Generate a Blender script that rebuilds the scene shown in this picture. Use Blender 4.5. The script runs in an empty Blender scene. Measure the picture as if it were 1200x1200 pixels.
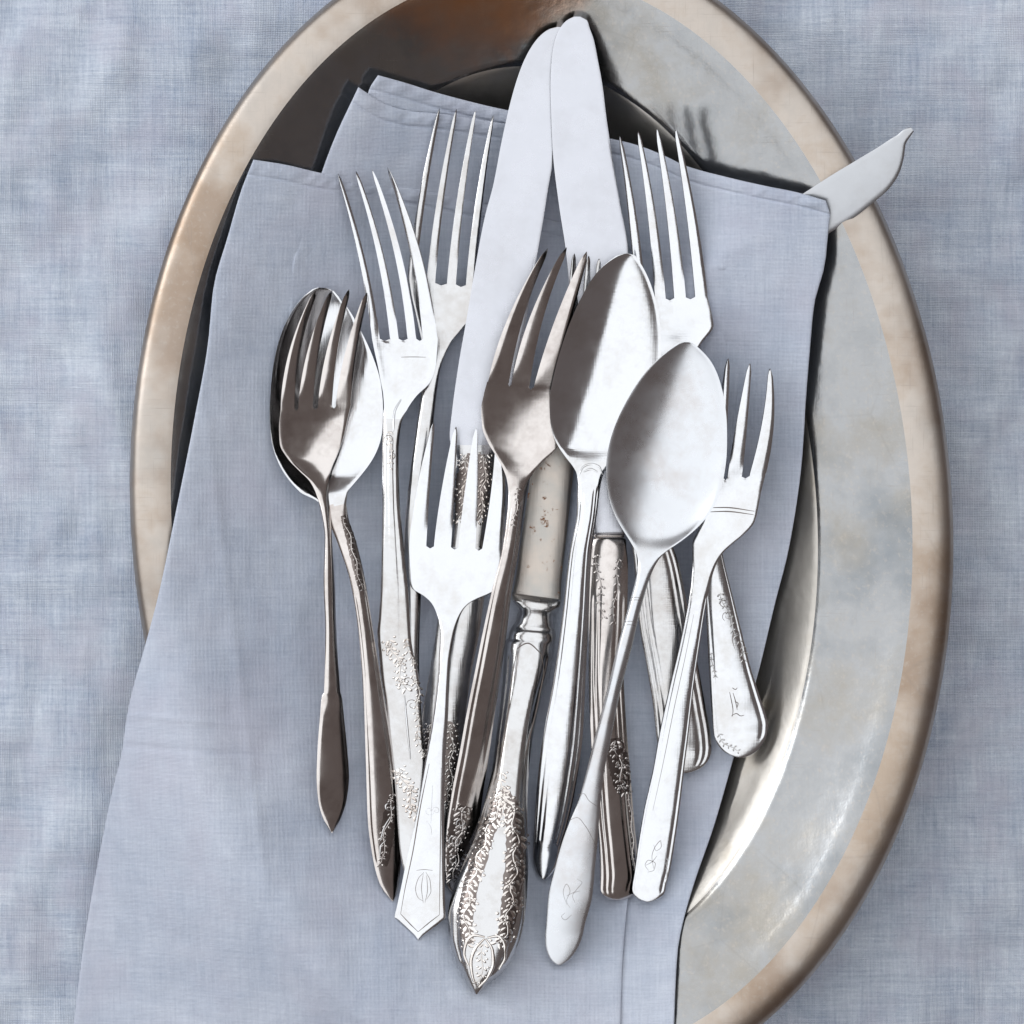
import bpy, math, random
import numpy as np
from mathutils import Vector

random.seed(7)
rng = np.random.default_rng(7)
scene = bpy.context.scene
COL = scene.collection

# ------------------------------------------------------------------ camera, light, exposure
CAM_H = 0.90                 # camera height above the table, metres
PX = 0.00025                 # metres per photograph pixel at table level (photograph 1200 px = 0.30 m)
cam = bpy.data.cameras.new("camera")
cam.sensor_width = 36.0
cam.lens = 36.0 * CAM_H / 0.30
cam.clip_start = 0.01
cam.clip_end = 50.0
camo = bpy.data.objects.new("camera", cam)
camo.location = (0, 0, CAM_H)
COL.objects.link(camo)
scene.camera = camo

world = bpy.data.worlds.new("World")
scene.world = world
world.use_nodes = True
bg = world.node_tree.nodes["Background"]
bg.inputs[0].default_value = (0.95, 0.80, 0.77, 1)
bg.inputs[1].default_value = 0.165


def area_light(name, loc, sx, sy, watts, color, target=(0, 0, 0)):
    l = bpy.data.lights.new(name, 'AREA')
    l.shape = 'RECTANGLE'
    l.size, l.size_y = sx, sy
    l.energy = watts
    l.color = color
    o = bpy.data.objects.new(name, l)
    o.location = loc
    d = Vector(target) - Vector(loc)
    o.rotation_euler = d.to_track_quat('-Z', 'Y').to_euler()
    COL.objects.link(o)
    return o


sky = area_light("soft_overhead_light", (-1.18, 0.88, 1.35), 4.2, 4.2, 84, (0.94, 0.975, 1.0), (-1.18, 0.88, 0))
sky.rotation_euler = (0, 0, math.radians(53))
area_light("added_grazing_light", (-1.85, 0.80, 0.78), 0.9, 0.9, 13, (0.98, 0.99, 1.0))  # added low lamp, rakes across from the left to bring out cloth relief

vs = scene.view_settings
vs.view_transform = 'Standard'
vs.look = 'None'
vs.exposure = 0.0
vs.gamma = 1.0


# ------------------------------------------------------------------ helpers
def P(px, py, z):
    """photograph pixel + height (m) -> world x, y"""
    k = PX * (CAM_H - np.asarray(z)) / CAM_H
    return (np.asarray(px) - 600.0) * k, (600.0 - np.asarray(py)) * k


def tag(o, label=None, cat=None, group=None, kind=None):
    if label: o["label"] = label
    if cat: o["category"] = cat
    if group: o["group"] = group
    if kind: o["kind"] = kind
    return o


def empty(name, loc):
    o = bpy.data.objects.new(name, None)
    o.empty_display_size = 0.01
    o.location = loc
    COL.objects.link(o)
    return o


def link_mesh(name, verts, faces, material, parent=None, normals=None, smooth=True):
    me = bpy.data.meshes.new(name)
    v = np.asarray(verts, float)
    if parent is not None:
        v = v - np.array(parent.location)[None, :] if parent.parent is None else v - np.array(parent.location)[None, :] - np.array(parent.parent.location)[None, :]
    me.from_pydata(v.tolist(), [], [list(map(int, f)) for f in faces])
    if smooth:
        me.polygons.foreach_set("use_smooth", [True] * len(me.polygons))
    me.update()
    if normals is not None:
        me.normals_split_custom_set_from_vertices([tuple(n) for n in normals])
    me.materials.append(material)
    o = bpy.data.objects.new(name, me)
    COL.objects.link(o)
    if parent is not None:
        o.parent = parent
    return o


# ------------------------------------------------------------------ node materials
class NT:
    def __init__(self, name):
        self.m = bpy.data.materials.new(name)
        self.m.use_nodes = True
        self.t = self.m.node_tree
        self.b = self.t.nodes["Principled BSDF"]
        self.co = self.n('ShaderNodeTexCoord').outputs['Object']

    def n(self, typ, **kw):
        x = self.t.nodes.new(typ)
        for k, v in kw.items():
            setattr(x, k, v)
        return x

    def l(self, a, b):
        self.t.links.new(a, b)

    def mapping(self, scale, rot=0.0, src=None):
        m = self.n('ShaderNodeMapping')
        m.inputs['Scale'].default_value = scale
        m.inputs['Rotation'].default_value = (0, 0, rot)
        self.l(src or self.co, m.inputs['Vector'])
        return m.outputs[0]

    def noise(self, scale, detail=3.0, rough=0.55, vec=None, dist=0.0):
        x = self.n('ShaderNodeTexNoise')
        x.inputs['Scale'].default_value = scale
        x.inputs['Detail'].default_value = detail
        x.inputs['Roughness'].default_value = rough
        x.inputs['Distortion'].default_value = dist
        self.l(vec if vec is not None else self.co, x.inputs['Vector'])
        return x.outputs[0]

    def ramp(self, fac, stops):
        r = self.n('ShaderNodeValToRGB')
        cr = r.color_ramp
        while len(cr.elements) > 1:
            cr.elements.remove(cr.elements[0])
        for i, (p, c) in enumerate(stops):
            e = cr.elements[0] if i == 0 else cr.elements.new(p)
            e.position = p
            e.color = (*c, 1) if len(c) == 3 else c
        self.l(fac, r.inputs[0])
        return r.outputs[0]

    def rng(self, fac, a, b, lo=0.3, hi=0.7):
        r = self.n('ShaderNodeMapRange')
        r.inputs[1].default_value = lo
        r.inputs[2].default_value = hi
        r.inputs[3].default_value = a
        r.inputs[4].default_value = b
        self.l(fac, r.inputs[0])
        return r.outputs[0]

    def math(self, op, a, b):
        x = self.n('ShaderNodeMath', operation=op)
        for i, v in enumerate((a, b)):
            if isinstance(v, (int, float)):
                x.inputs[i].default_value = v
            else:
                self.l(v, x.inputs[i])
        return x.outputs[0]

    def mix(self, fac, a, b, mode='MIX'):
        x = self.n('ShaderNodeMix', data_type='RGBA', blend_type=mode)
        for sock, v in ((x.inputs[0], fac), (x.inputs[6], a), (x.inputs[7], b)):
            if isinstance(v, (int, float)):
                sock.default_value = v
            elif isinstance(v, tuple):
                sock.default_value = (*v, 1)
            else:
                self.l(v, sock)
        return x.outputs[2]

    def bump(self, h, strength, dist=0.001, prev=None):
        x = self.n('ShaderNodeBump')
        x.inputs['Strength'].default_value = strength
        x.inputs['Distance'].default_value = dist
        self.l(h, x.inputs['Height'])
        if prev is not None:
            self.l(prev, x.inputs['Normal'])
        return x.outputs[0]

    def set(self, **kw):
        for k, v in kw.items():
            s = self.b.inputs[k.replace('_', ' ')]
            if isinstance(v, (int, float)):
                s.default_value = v
            elif isinstance(v, tuple):
                s.default_value = (*v, 1)
            else:
                self.l(v, s)


def metal(name, base, tarnish, r0, r1, t_lo=0.5, t_hi=0.72, scratch=0.12, seed=0.0):
    """polished old silver: slow tarnish clouds, hairline scratches, uneven gloss"""
    a = NT(name)
    vec = a.mapping((1, 1, 1), seed)
    cloud = a.noise(55 + seed * 3, 5, 0.62, vec)
    fine = a.noise(420, 3, 0.6, vec)
    fac = a.rng(a.math('ADD', a.math('MULTIPLY', cloud, 0.75), a.math('MULTIPLY', fine, 0.25)), 0.0, 1.0, t_lo, t_hi)
    a.set(Metallic=1.0, Base_Color=a.mix(fac, base, tarnish))
    rr = a.noise(140, 4, 0.6, vec)
    a.set(Roughness=a.rng(rr, r0, r1))
    s1 = a.noise(1.0, 2, 0.5, a.mapping((2600, 90, 200), 0.2 + seed))
    s2 = a.noise(1.0, 2, 0.5, a.mapping((120, 2400, 200), -0.5 + seed))
    h = a.math('ADD', s1, s2)
    nb = a.bump(h, scratch, 0.00004)
    nb = a.bump(a.noise(90, 2, 0.5, vec), 0.10, 0.0006, nb)
    a.l(nb, a.b.inputs['Normal'])
    return a.m


M_SILVER = metal("bright_silver", (0.61, 0.62, 0.64), (0.50, 0.485, 0.47), 0.10, 0.22, 0.48, 0.75, 0.26)
M_SILVER2 = metal("worn_silver", (0.55, 0.55, 0.555), (0.42, 0.395, 0.375), 0.14, 0.26, 0.46, 0.72, 0.5, 0.7)
M_SATIN = metal("satin_silver", (0.565, 0.58, 0.605), (0.46, 0.43, 0.42), 0.24, 0.33, 0.48, 0.78, 0.10, 1.3)
M_DARK = metal("tarnished_silver", (0.58, 0.545, 0.525), (0.38, 0.335, 0.315), 0.14, 0.26, 0.45, 0.72, 0.18, 2.1)
M_BLADE = metal("brushed_steel", (0.50, 0.51, 0.55), (0.45, 0.455, 0.485), 0.24, 0.34, 0.46, 0.75, 0.3, 0.4)
M_PALE = metal("dull_steel", (0.42, 0.43, 0.45), (0.36, 0.36, 0.365), 0.28, 0.38, 0.45, 0.8, 0.3, 1.9)
M_RELIEF = metal("chased_silver", (0.72, 0.69, 0.66), (0.50, 0.44, 0.40), 0.14, 0.24, 0.42, 0.64, 0.1, 3.0)



def oxide():
    a = NT("dark_oxide")
    a.set(Metallic=0.7, Base_Color=a.mix(a.noise(900, 2), (0.10, 0.08, 0.075), (0.20, 0.17, 0.15)), Roughness=0.5)
    return a.m


M_OXIDE = oxide()
M_GROUND = metal("oxidised_silver", (0.21, 0.18, 0.168), (0.13, 0.108, 0.10), 0.26, 0.40, 0.45, 0.65, 0.1, 4.0)


def rusty_blade():
    a = NT("rust_flecked_steel")
    cloud = a.noise(70, 5, 0.6)
    base = a.mix(a.rng(cloud, 0, 1, 0.4, 0.62), (0.48, 0.43, 0.385), (0.39, 0.38, 0.36))
    near = a.rng(a.noise(430, 4, 0.62, None, 0.9), 0.0, 1.0, 0.60, 0.68)
    gate = a.rng(a.noise(120, 2), 0.0, 1.0, 0.50, 0.56)
    fac = a.math('MULTIPLY', near, gate)
    a.set(Metallic=a.rng(fac, 1.0, 0.2, 0, 1), Base_Color=a.mix(fac, base, (0.30, 0.13, 0.05)),
          Roughness=a.rng(fac, 0.34, 0.8, 0, 1))
    s1 = a.noise(1.0, 2, 0.5, a.mapping((2600, 120, 200), 0.1))
    a.l(a.bump(a.noise(60, 3), 0.3, 0.0006, a.bump(s1, 0.4, 0.00004)), a.b.inputs['Normal'])
    return a.m


M_RUSTY = rusty_blade()


def tray_mat(name, c1, c2, c3, rough, seed, patina=(0.30, 0.30, 0.30), plo=0.60, warm_reflection=None, wear=0.26):
    a = NT(name)
    vec = a.mapping((1, 1, 1), seed)
    n1 = a.noise(14, 6, 0.62, vec, 0.4)
    n2 = a.noise(60, 5, 0.65, vec, 0.2)
    n3 = a.noise(700, 2, 0.7, vec)
    mixn = a.math('ADD', a.math('MULTIPLY', n1, 0.6), a.math('MULTIPLY', n2, 0.4))
    col = a.ramp(mixn, [(0.36, c1), (0.5, c2), (0.64, c3)])
    col = a.mix(a.rng(a.noise(26, 4, 0.6, a.mapping((1, 1, 1), seed + 2)), 0.0, 0.62, plo, plo + 0.16), col, patina)
    col = a.mix(a.rng(n3, 0.0, 0.35, 0.55, 0.75), col, (0.40, 0.36, 0.32))
    vor = a.n('ShaderNodeTexVoronoi', feature='DISTANCE_TO_EDGE')
    vor.inputs['Scale'].default_value = 38
    a.l(a.mapping((1, 0.6, 1), seed, None), vor.inputs['Vector'])
    scr = a.math('MULTIPLY', a.rng(vor.outputs['Distance'], 1.0, 0.0, 0.0, 0.012), a.rng(n1, 0, 1, 0.52, 0.60))
    col = a.mix(a.math('MULTIPLY', scr, 0.12), col, (0.16, 0.15, 0.14))
    if warm_reflection:                      # orange-brown reflection painted into the plate colour as one soft patch
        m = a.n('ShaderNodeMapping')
        m.inputs['Location'].default_value = (-warm_reflection[0] * 26, -warm_reflection[1] * 55, 0)
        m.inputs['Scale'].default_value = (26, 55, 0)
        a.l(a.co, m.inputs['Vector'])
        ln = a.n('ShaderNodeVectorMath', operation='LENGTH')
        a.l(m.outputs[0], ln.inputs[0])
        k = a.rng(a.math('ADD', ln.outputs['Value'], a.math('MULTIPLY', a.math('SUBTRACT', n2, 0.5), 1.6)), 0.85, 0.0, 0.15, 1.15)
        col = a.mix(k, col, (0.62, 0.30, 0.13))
    hair1 = a.noise(1.0, 3, 0.7, a.mapping((2600, 60, 1), 0.6 + seed))
    hair2 = a.noise(1.0, 3, 0.7, a.mapping((70, 2400, 1), 0.25 + seed))
    hair = a.rng(a.math('MAXIMUM', hair1, hair2), 0.0, wear, 0.60, 0.80)
    col = a.mix(hair, col, (0.24, 0.215, 0.195))
    a.set(Metallic=1.0, Base_Color=col, Roughness=a.rng(a.math('ADD', a.math('MULTIPLY', n2, 0.6), a.math('MULTIPLY', hair, 0.5)), rough - 0.08, rough + 0.14))
    nb = a.bump(n3, 0.10, 0.0002)
    nb = a.bump(a.noise(45, 3, 0.55, vec), 0.25, 0.0012, nb)
    nb = a.bump(a.noise(1.0, 2, 0.5, a.mapping((1900, 160, 1), 0.4)), 0.12, 0.00005, nb)
    a.l(nb, a.b.inputs['Normal'])
    return a.m


M_RIM = tray_mat("worn_silver_plate_rim", (0.35, 0.325, 0.30), (0.43, 0.385, 0.345), (0.37, 0.30, 0.24), 0.44, 0.3, (0.235, 0.165, 0.115), 0.47, wear=0.55)
M_FLANGE = tray_mat("dull_silver_plate", (0.245, 0.255, 0.265), (0.315, 0.32, 0.325), (0.28, 0.265, 0.24), 0.26, 1.2, (0.155, 0.175, 0.195), 0.53, warm_reflection=(-0.022, 0.150), wear=0.4)
M_WELL = tray_mat("dark_silver_plate", (0.38, 0.36, 0.33), (0.44, 0.42, 0.39), (0.38, 0.34, 0.28), 0.38, 2.3, (0.26, 0.24, 0.215), 0.58)



def linen(name, c_lo, c_hi, c_warm, pitch, amp, blotch, contrast):
    """woven cloth: two crossed thread systems with slubs, slow dye clouds, soft sheen"""
    a = NT(name)
    f = 1.0 / pitch
    wob = a.noise(160, 2, 0.5)
    tx = a.noise(1.0, 2.5, 0.6, a.mapping((f, f * 0.045, 1)))
    ty = a.noise(1.0, 2.5, 0.6, a.mapping((f * 0.045, f, 1)))
    sx = a.noise(1.0, 2, 0.5, a.mapping((f * 0.22, f * 0.012, 1)))
    sy = a.noise(1.0, 2, 0.5, a.mapping((f * 0.012, f * 0.22, 1)))
    w = a.math('ADD', a.math('MULTIPLY', a.math('ADD', tx, ty), 0.36), a.math('MULTIPLY', a.math('ADD', sx, sy), 0.14))
    w = a.math('ADD', a.math('MULTIPLY', w, 0.82), a.math('MULTIPLY', a.noise(f * 0.9, 2, 0.6), 0.18))
    big = a.noise(blotch, 6, 0.66, None, 0.6)
    tone = a.math('ADD', a.math('MULTIPLY', w, contrast), a.math('MULTIPLY', big, 1 - contrast))
    col = a.ramp(tone, [(0.385, c_lo), (0.615, c_hi)])
    col = a.mix(a.rng(a.noise(blotch * 1.7, 4, 0.6, a.mapping((1, 1, 1), 1.1)), 0.0, 0.42, 0.46, 0.68), col, c_warm)
    a.set(Base_Color=col, Roughness=0.95)
    a.b.inputs['Specular IOR Level'].default_value = 0.15
    a.b.inputs['Sheen Weight'].default_value = 0.12
    wx = a.n('ShaderNodeTexWave', wave_type='BANDS', bands_direction='X')
    wy = a.n('ShaderNodeTexWave', wave_type='BANDS', bands_direction='Y')
    for q in (wx, wy):
        q.inputs['Scale'].default_value = f * 0.5
        q.inputs['Distortion'].default_value = 2.2
        q.inputs['Detail'].default_value = 2
        q.inputs['Detail Scale'].default_value = 0.6
        a.l(a.co, q.inputs['Vector'])
    h = a.math('ADD', a.math('MULTIPLY', a.math('ADD', wx.outputs[1], wy.outputs[1]), 0.25), w)
    nb = a.bump(h, amp, pitch * 0.45)
    nb = a.bump(a.noise(blotch * 2.3, 3, 0.5), 0.25, 0.003, nb)
    a.l(nb, a.b.inputs['Normal'])
    return a.m


M_CLOTH = linen("blue_grey_linen", (0.285, 0.335, 0.435), (0.60, 0.645, 0.715), (0.42, 0.405, 0.485), 0.00078, 1.0, 38, 0.68)
M_NAPKIN = linen("lavender_blue_linen", (0.36, 0.405, 0.50), (0.565, 0.605, 0.69), (0.465, 0.46, 0.545), 0.00058, 1.0, 20, 0.56)

# ------------------------------------------------------------------ numpy noise for cloth relief
def vnoise(x, y, seed):
    r = np.random.default_rng(seed)
    tab = r.random((64, 64))
    xi, yi = np.floor(x).astype(int), np.floor(y).astype(int)
    fx, fy = x - xi, y - yi
    fx, fy = fx * fx * (3 - 2 * fx), fy * fy * (3 - 2 * fy)
    g = lambda i, j: tab[i % 64, j % 64]
    return (g(xi, yi) * (1 - fx) * (1 - fy) + g(xi + 1, yi) * fx * (1 - fy)
            + g(xi, yi + 1) * (1 - fx) * fy + g(xi + 1, yi + 1) * fx * fy) - 0.5


# ------------------------------------------------------------------ the tablecloth
def build_tablecloth():
    inner = np.linspace(-0.24, 0.24, 241)
    outer = np.array([0.27, 0.31, 0.37, 0.46, 0.60])
    ax = np.concatenate([-outer[::-1], inner, outer])
    X, Y = np.meshgrid(ax, ax, indexing='ij')
    wx = X + 0.012 * vnoise(X * 18, Y * 18, 7)
    wy = Y + 0.012 * vnoise(X * 18 + 5, Y * 18, 8)
    Z = 0.0048 * vnoise(wx * 26 + 3, wy * 20, 1) + 0.0046 * vnoise(wx * 62, wy * 46 + 9, 2) + 0.0017 * vnoise(wx * 130, wy * 110, 3)
    Z += 0.0011 * vnoise(wx * 40, wy * 170, 4) + 0.0010 * vnoise(wx * 190 + 4, wy * 44, 5)
    Z += 0.0034 * np.abs(vnoise(wx * 34 + 11, wy * 30, 6))
    Z -= Z.max() + 0.0002
    n = len(ax)
    v = np.c_[X.ravel(), Y.ravel(), Z.ravel()]
    i = np.arange(n * n).reshape(n, n)
    f = np.c_[i[:-1, :-1].ravel(), i[1:, :-1].ravel(), i[1:, 1:].ravel(), i[:-1, 1:].ravel()]
    o = link_mesh("tablecloth", v, f, M_CLOTH)
    tag(o, "crumpled blue-grey linen tablecloth spread flat under the oval tray", "tablecloth")


build_tablecloth()

# ------------------------------------------------------------------ the oval tray
EC = (634.7, 604.5)
EA, EB = 480.4, 686.6
EU, EV = np.array([0.0675, 0.9977]), np.array([0.9977, -0.0675])   # long and short axis, photograph pixels
# inset from the outer outline (px), height (m)
PROF_TOP = [(3, .0252), (0.8, .0258), (0, .0266), (1, .0274), (3.5, .0285), (8, .0293), (15, .02985), (24, .0301), (34, .0301), (42, .02985), (48, .0295)]
PROF_FLANGE = [(48, .0295), (54, .0289), (62, .0279), (75, .0261), (92, .0239), (110, .0216), (130, .0192), (146, .0173), (154, .0164), (159, .0155)]
PROF_WELL = [(159, .0155), (162, .0151), (170, .0137), (185, .0109), (200, .0081), (212, .0060), (224, .0045), (240, .0036), (265, .0033)]
PROF_BACK = [(3, .0252), (8, .0256), (48, .0272), (60, .0250), (150, .0135), (165, .0085), (190, .0030), (215, .0008), (235, .0004)]
NSEG = 256


def tray_ring(o, z, k=NSEG):
    th = np.linspace(0, 2 * np.pi, k, endpoint=False)
    p = np.array(EC)[None, :] + np.cos(th)[:, None] * (EA - o) * EV[None, :] + np.sin(th)[:, None] * (EB - o) * EU[None, :]
    p += 1.2 * np.c_[np.sin(3 * th + 1), np.sin(2 * th)]            # hand-worn outline
    x, y = P(p[:, 0], p[:, 1], z)
    return np.c_[x, y, np.full(k, z)]


def build_tray():
    root = empty("oval_tray", (*P(*EC, 0.0), 0.0))
    tag(root, "large old oval silver tray with a worn tan rim, lying under the napkin and cutlery", "tray")

    def band(name, prof, mat, cap=False, flip=False):
        # densify the profile
        pr = np.array(prof)
        s = np.arange(len(pr))
        d = np.linspace(0, len(pr) - 1, (len(pr) - 1) * 2 + 1)
        oo, zz = np.interp(d, s, pr[:, 0]), np.interp(d, s, pr[:, 1])
        v = np.concatenate([tray_ring(a, b) for a, b in zip(oo, zz)])
        f = []
        for i in range(len(oo) - 1):
            for j in range(NSEG):
                a, b = i * NSEG + j, i * NSEG + (j + 1) % NSEG
                q = (a, b, b + NSEG, a + NSEG)
                f.append(q if flip else q[::-1])
        if cap:
            f.append(tuple((len(oo) - 1) * NSEG + j for j in range(NSEG))[::(1 if flip else -1)])
        return link_mesh(name, v, f, mat, root)

    band("rim", PROF_TOP, M_RIM)
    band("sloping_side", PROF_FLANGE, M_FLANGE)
    band("well", PROF_WELL, M_WELL, cap=True)
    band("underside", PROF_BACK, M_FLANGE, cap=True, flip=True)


build_tray()

_pr = np.array(PROF_TOP[2:] + PROF_FLANGE[1:] + PROF_WELL[1:])


def tray_height(px, py):
    """top surface of the tray under a photograph pixel (approximate, metres); 0 outside"""
    q = np.stack([px - EC[0], py - EC[1]], -1)
    u, v = q @ EV, q @ EU
    r = np.sqrt((u / EA) ** 2 + (v / EB) ** 2) + 1e-9
    n = np.sqrt((u / EA ** 2) ** 2 + (v / EB ** 2) ** 2) / r + 1e-12
    ins = (1 - r) / n                                     # inset along the normal, first order
    h = np.interp(ins, _pr[:, 0], _pr[:, 1])
    return np.where(ins < 0, 0.0, h)


# ------------------------------------------------------------------ height field the cloth and cutlery rest on
CELL = 4.0
GX0, GY0, GN = -60.0, -100.0, 360            # pixel grid, 1440 px square
gx = GX0 + CELL * np.arange(GN)
GPX, GPY = np.meshgrid(gx, GY0 + CELL * np.arange(GN), indexing='ij')


class Field:
    def __init__(self, h):
        self.h = h.copy()

    def at(self, px, py):
        fx = np.clip((np.asarray(px) - GX0) / CELL, 0, GN - 1.001)
        fy = np.clip((np.asarray(py) - GY0) / CELL, 0, GN - 1.001)
        i, j = fx.astype(int), fy.astype(int)
        a, b = fx - i, fy - j
        h = self.h
        return h[i, j] * (1 - a) * (1 - b) + h[i + 1, j] * a * (1 - b) + h[i, j + 1] * (1 - a) * b + h[i + 1, j + 1] * a * b

    def splat(self, px, py, z):
        i = np.clip(np.round((px - GX0) / CELL).astype(int), 0, GN - 1).ravel()
        j = np.clip(np.round((py - GY0) / CELL).astype(int), 0, GN - 1).ravel()
        np.maximum.at(self.h, (i, j), z.ravel())


TRAY_H = tray_height(GPX, GPY)

# ------------------------------------------------------------------ cutlery: one builder for every piece
ITEMS = {}


def pchip(x, y, xq):
    """monotone cubic through the stations, so outlines never overshoot"""
    x = np.asarray(x, float)
    y = np.asarray(y, float)
    h = np.diff(x)
    d = np.diff(y, axis=0) / h[:, None]
    m = np.zeros_like(y)
    w1, w2 = 2 * h[1:] + h[:-1], h[1:] + 2 * h[:-1]
    same = d[:-1] * d[1:] > 0
    with np.errstate(divide='ignore', invalid='ignore'):
        mm = (w1 + w2)[:, None] / (w1[:, None] / d[:-1] + w2[:, None] / d[1:])
    m[1:-1] = np.where(same, mm, 0)
    m[0], m[-1] = d[0], d[-1]
    k = np.clip(np.searchsorted(x, xq, side='right') - 1, 0, len(x) - 2)
    t = ((xq - x[k]) / h[k])[:, None]
    hk = h[k][:, None]
    return ((1 + 2 * t) * (1 - t) ** 2 * y[k] + t * (1 - t) ** 2 * hk * m[k]
            + t * t * (3 - 2 * t) * y[k + 1] + t * t * (t - 1) * hk * m[k + 1])


def smooth(a, lo, hi):
    t = np.clip((a - lo) / (hi - lo), 0, 1)
    return t * t * (3 - 2 * t)


def cap(xl, yl, xr, yr, dx, dy, z, d=0.3, roll=0.0):
    """rounded handle end after the row (xl,yl)-(xr,yr), reaching (dx, dy) px further"""
    out = []
    for t in (0.25, 0.45, 0.62, 0.76, 0.87, 0.94, 0.98, 0.998):
        k = math.sqrt(1 - t * t)
        mx, my = (xl + xr) / 2 + dx * t, (yl + yr) / 2 + dy * t
        hx, hy = (xr - xl) / 2 * k, (yr - yl) / 2 * k
        out.append((mx - hx, my - hy, mx + hx, my + hy, z, d * k, roll * k))
    return out


def make_item(key, st, tines=None, tine_z=(0, 8, 0), tine_dome=0.17, thick=1.6, grooves=(), bowl=None,
              nc=33, step=3.5, edge=0.25, flat=2.0):
    """st: rows from head to handle end: (xl,yl,xr,yr, z mm, dome mm, roll mm).
    tines: (root x, root y, root half width, tip x, tip y, tip half width, bow px)."""
    st = np.array(st, float)
    cx, cy = (st[:, 0] + st[:, 2]) / 2, (st[:, 1] + st[:, 3]) / 2
    s = np.r_[0, np.cumsum(np.maximum(np.hypot(np.diff(cx), np.diff(cy)), 0.8))]
    q = []
    for a, b in zip(s[:-1], s[1:]):
        k = max(2, int(math.ceil((b - a) / step)))
        q += list(np.linspace(a, b, k, endpoint=False))
    q = np.array(q + [s[-1]])
    R = pchip(s, st, q)
    nt = len(tines) if tines else 0
    if nt:
        kc = 6
        cols, colt = [], []                        # column -> (tine index, u) or gap
        for i in range(nt):
            for k in range(kc + 1):
                cols.append((i, -1 + 2 * k / kc))
            if i < nt - 1:
                cols.append((i + 0.5, 0))
        nc = len(cols)
        tr = np.array(tines, float)
        wl = tr[0, 0] - tr[0, 2]
        wr = tr[-1, 0] + tr[-1, 2]
        t_root = np.array([(tr[int(c), 0] + u * tr[int(c), 2]) if c == int(c) else
                           (tr[int(c), 0] + tr[int(c), 2] + tr[int(c) + 1, 0] - tr[int(c) + 1, 2]) / 2 for c, u in cols])
        t_root = -1 + 2 * (t_root - wl) / (wr - wl)
    uu = np.linspace(-1, 1, nc)
    t_uni = 0.55 * uu + 0.45 * np.sin(np.pi / 2 * uu)
    d_in = q - q[0]
    if nt:
        bl = smooth(d_in, 0, 70)[:, None]
        T = t_root[None, :] * (1 - bl) + t_uni[None, :] * bl
    else:
        T = np.repeat(t_uni[None, :], len(q), 0)
    f = (T + 1) / 2
    gpx = R[:, 0:1] * (1 - f) + R[:, 2:3] * f
    gpy = R[:, 1:2] * (1 - f) + R[:, 3:4] * f
    if bowl:                                   # fair the bowl outline
        nb = int(np.sum((R[:, 1] + R[:, 3]) / 2 < bowl[1] - 12))
        for _ in range(14):
            R[3:nb] = 0.25 * R[2:nb - 1] + 0.5 * R[3:nb] + 0.25 * R[4:nb + 1]
        f = (T + 1) / 2
        gpx = R[:, 0:1] * (1 - f) + R[:, 2:3] * f
        gpy = R[:, 1:2] * (1 - f) + R[:, 3:4] * f
    half = np.hypot(R[:, 2] - R[:, 0], R[:, 3] - R[:, 1]) / 2
    dome = R[:, 5:6].copy()
    if bowl:
        y0, y1, depth = bowl
        cyq = (R[:, 1] + R[:, 3]) / 2
        tau = np.clip((cyq - cyq[0]) / (y1 - cyq[0]), 0, 1)
        inb = smooth(y1 - cyq, -6, 30)
        prof = np.clip(4 * tau * (1 - tau), 0, 1) ** 0.72 * (0.85 + 0.3 * tau)
        dome = dome * (1 - inb[:, None]) - (depth * prof * inb)[:, None]
    z = R[:, 4:5] + dome * (1 - np.abs(T) ** flat) - R[:, 6:7] * T
    # eased edges
    ew = np.clip(8.0 / np.maximum(half, 4), 0, 1)[:, None] * 0.5
    ez = np.clip((np.abs(T) - (1 - ew)) / ew, 0, 1)
    z = z - edge * ez ** 2
    for (tp, w, dep, ya, yb) in grooves:
        yc = (R[:, 1:2] + R[:, 3:4]) / 2
        fade = smooth(yc, ya - 8, ya + 8) * (1 - smooth(yc, yb - 4, yb + 4))
        for sg in ((-1, 1) if tp != 0 else (1,)):
            z = z - dep * fade * np.exp(-((T - sg * tp) / w) ** 2)
    isgap = np.zeros((0, nc - 1), bool)
    nrt = 0
    if nt:
        nrt = 42
        vv = np.linspace(0, 1, nrt + 1)[::-1][:-1]           # 1 at the tip .. just above 0
        vv = 1 - (1 - vv) ** 1.0
        tx, ty, tz = [np.zeros((nrt, nc)) for _ in range(3)]
        z0 = z[0]
        slope = (z[0].mean() - z[3].mean()) / max(1e-6, d_in[3])   # mm per px leaving the body
        for j, (c, u) in enumerate(cols):
            def tine_at(i, u):
                rx, ry, rw, px, py, pw, bow = tr[i]
                # local direction
                ex = rx + (px - rx) * vv + 4 * vv * (1 - vv) * bow
                ey = ry + (py - ry) * vv
                hw = rw + (pw * 1.25 - rw) * vv ** 1.55
                hw = hw * np.where(vv > 0.93, np.sqrt(np.clip((1 - vv) / 0.07, 0.02, 1)), 1)
                return ex + u * hw, ey + u * 0 * hw, hw
            if c == int(c):
                i = int(c)
                x, y, hw = tine_at(i, u)
                dm = tine_dome * (1 - u * u) * smooth(vv, 0, 0.3) * hw * 0.25
                dm = dm - 0.06 * hw * 0.25 * (abs(u) > 0.9) * smooth(vv, 0, 0.2)
            else:
                i = int(c)
                xa, ya, _ = tine_at(i, 1)
                xb, yb, _ = tine_at(i + 1, -1)
                x, y, dm = (xa + xb) / 2, (ya + yb) / 2, 0
            L = abs(tr[0, 4] - tr[0, 1])
            zb = z0[j] + slope * L * vv * (1 - vv) ** 2 + (tine_z[1]) * vv + tine_z[0] * 4 * vv * (1 - vv) + tine_z[2] * vv ** 3
            tx[:, j], ty[:, j], tz[:, j] = x, y, zb + dm
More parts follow.
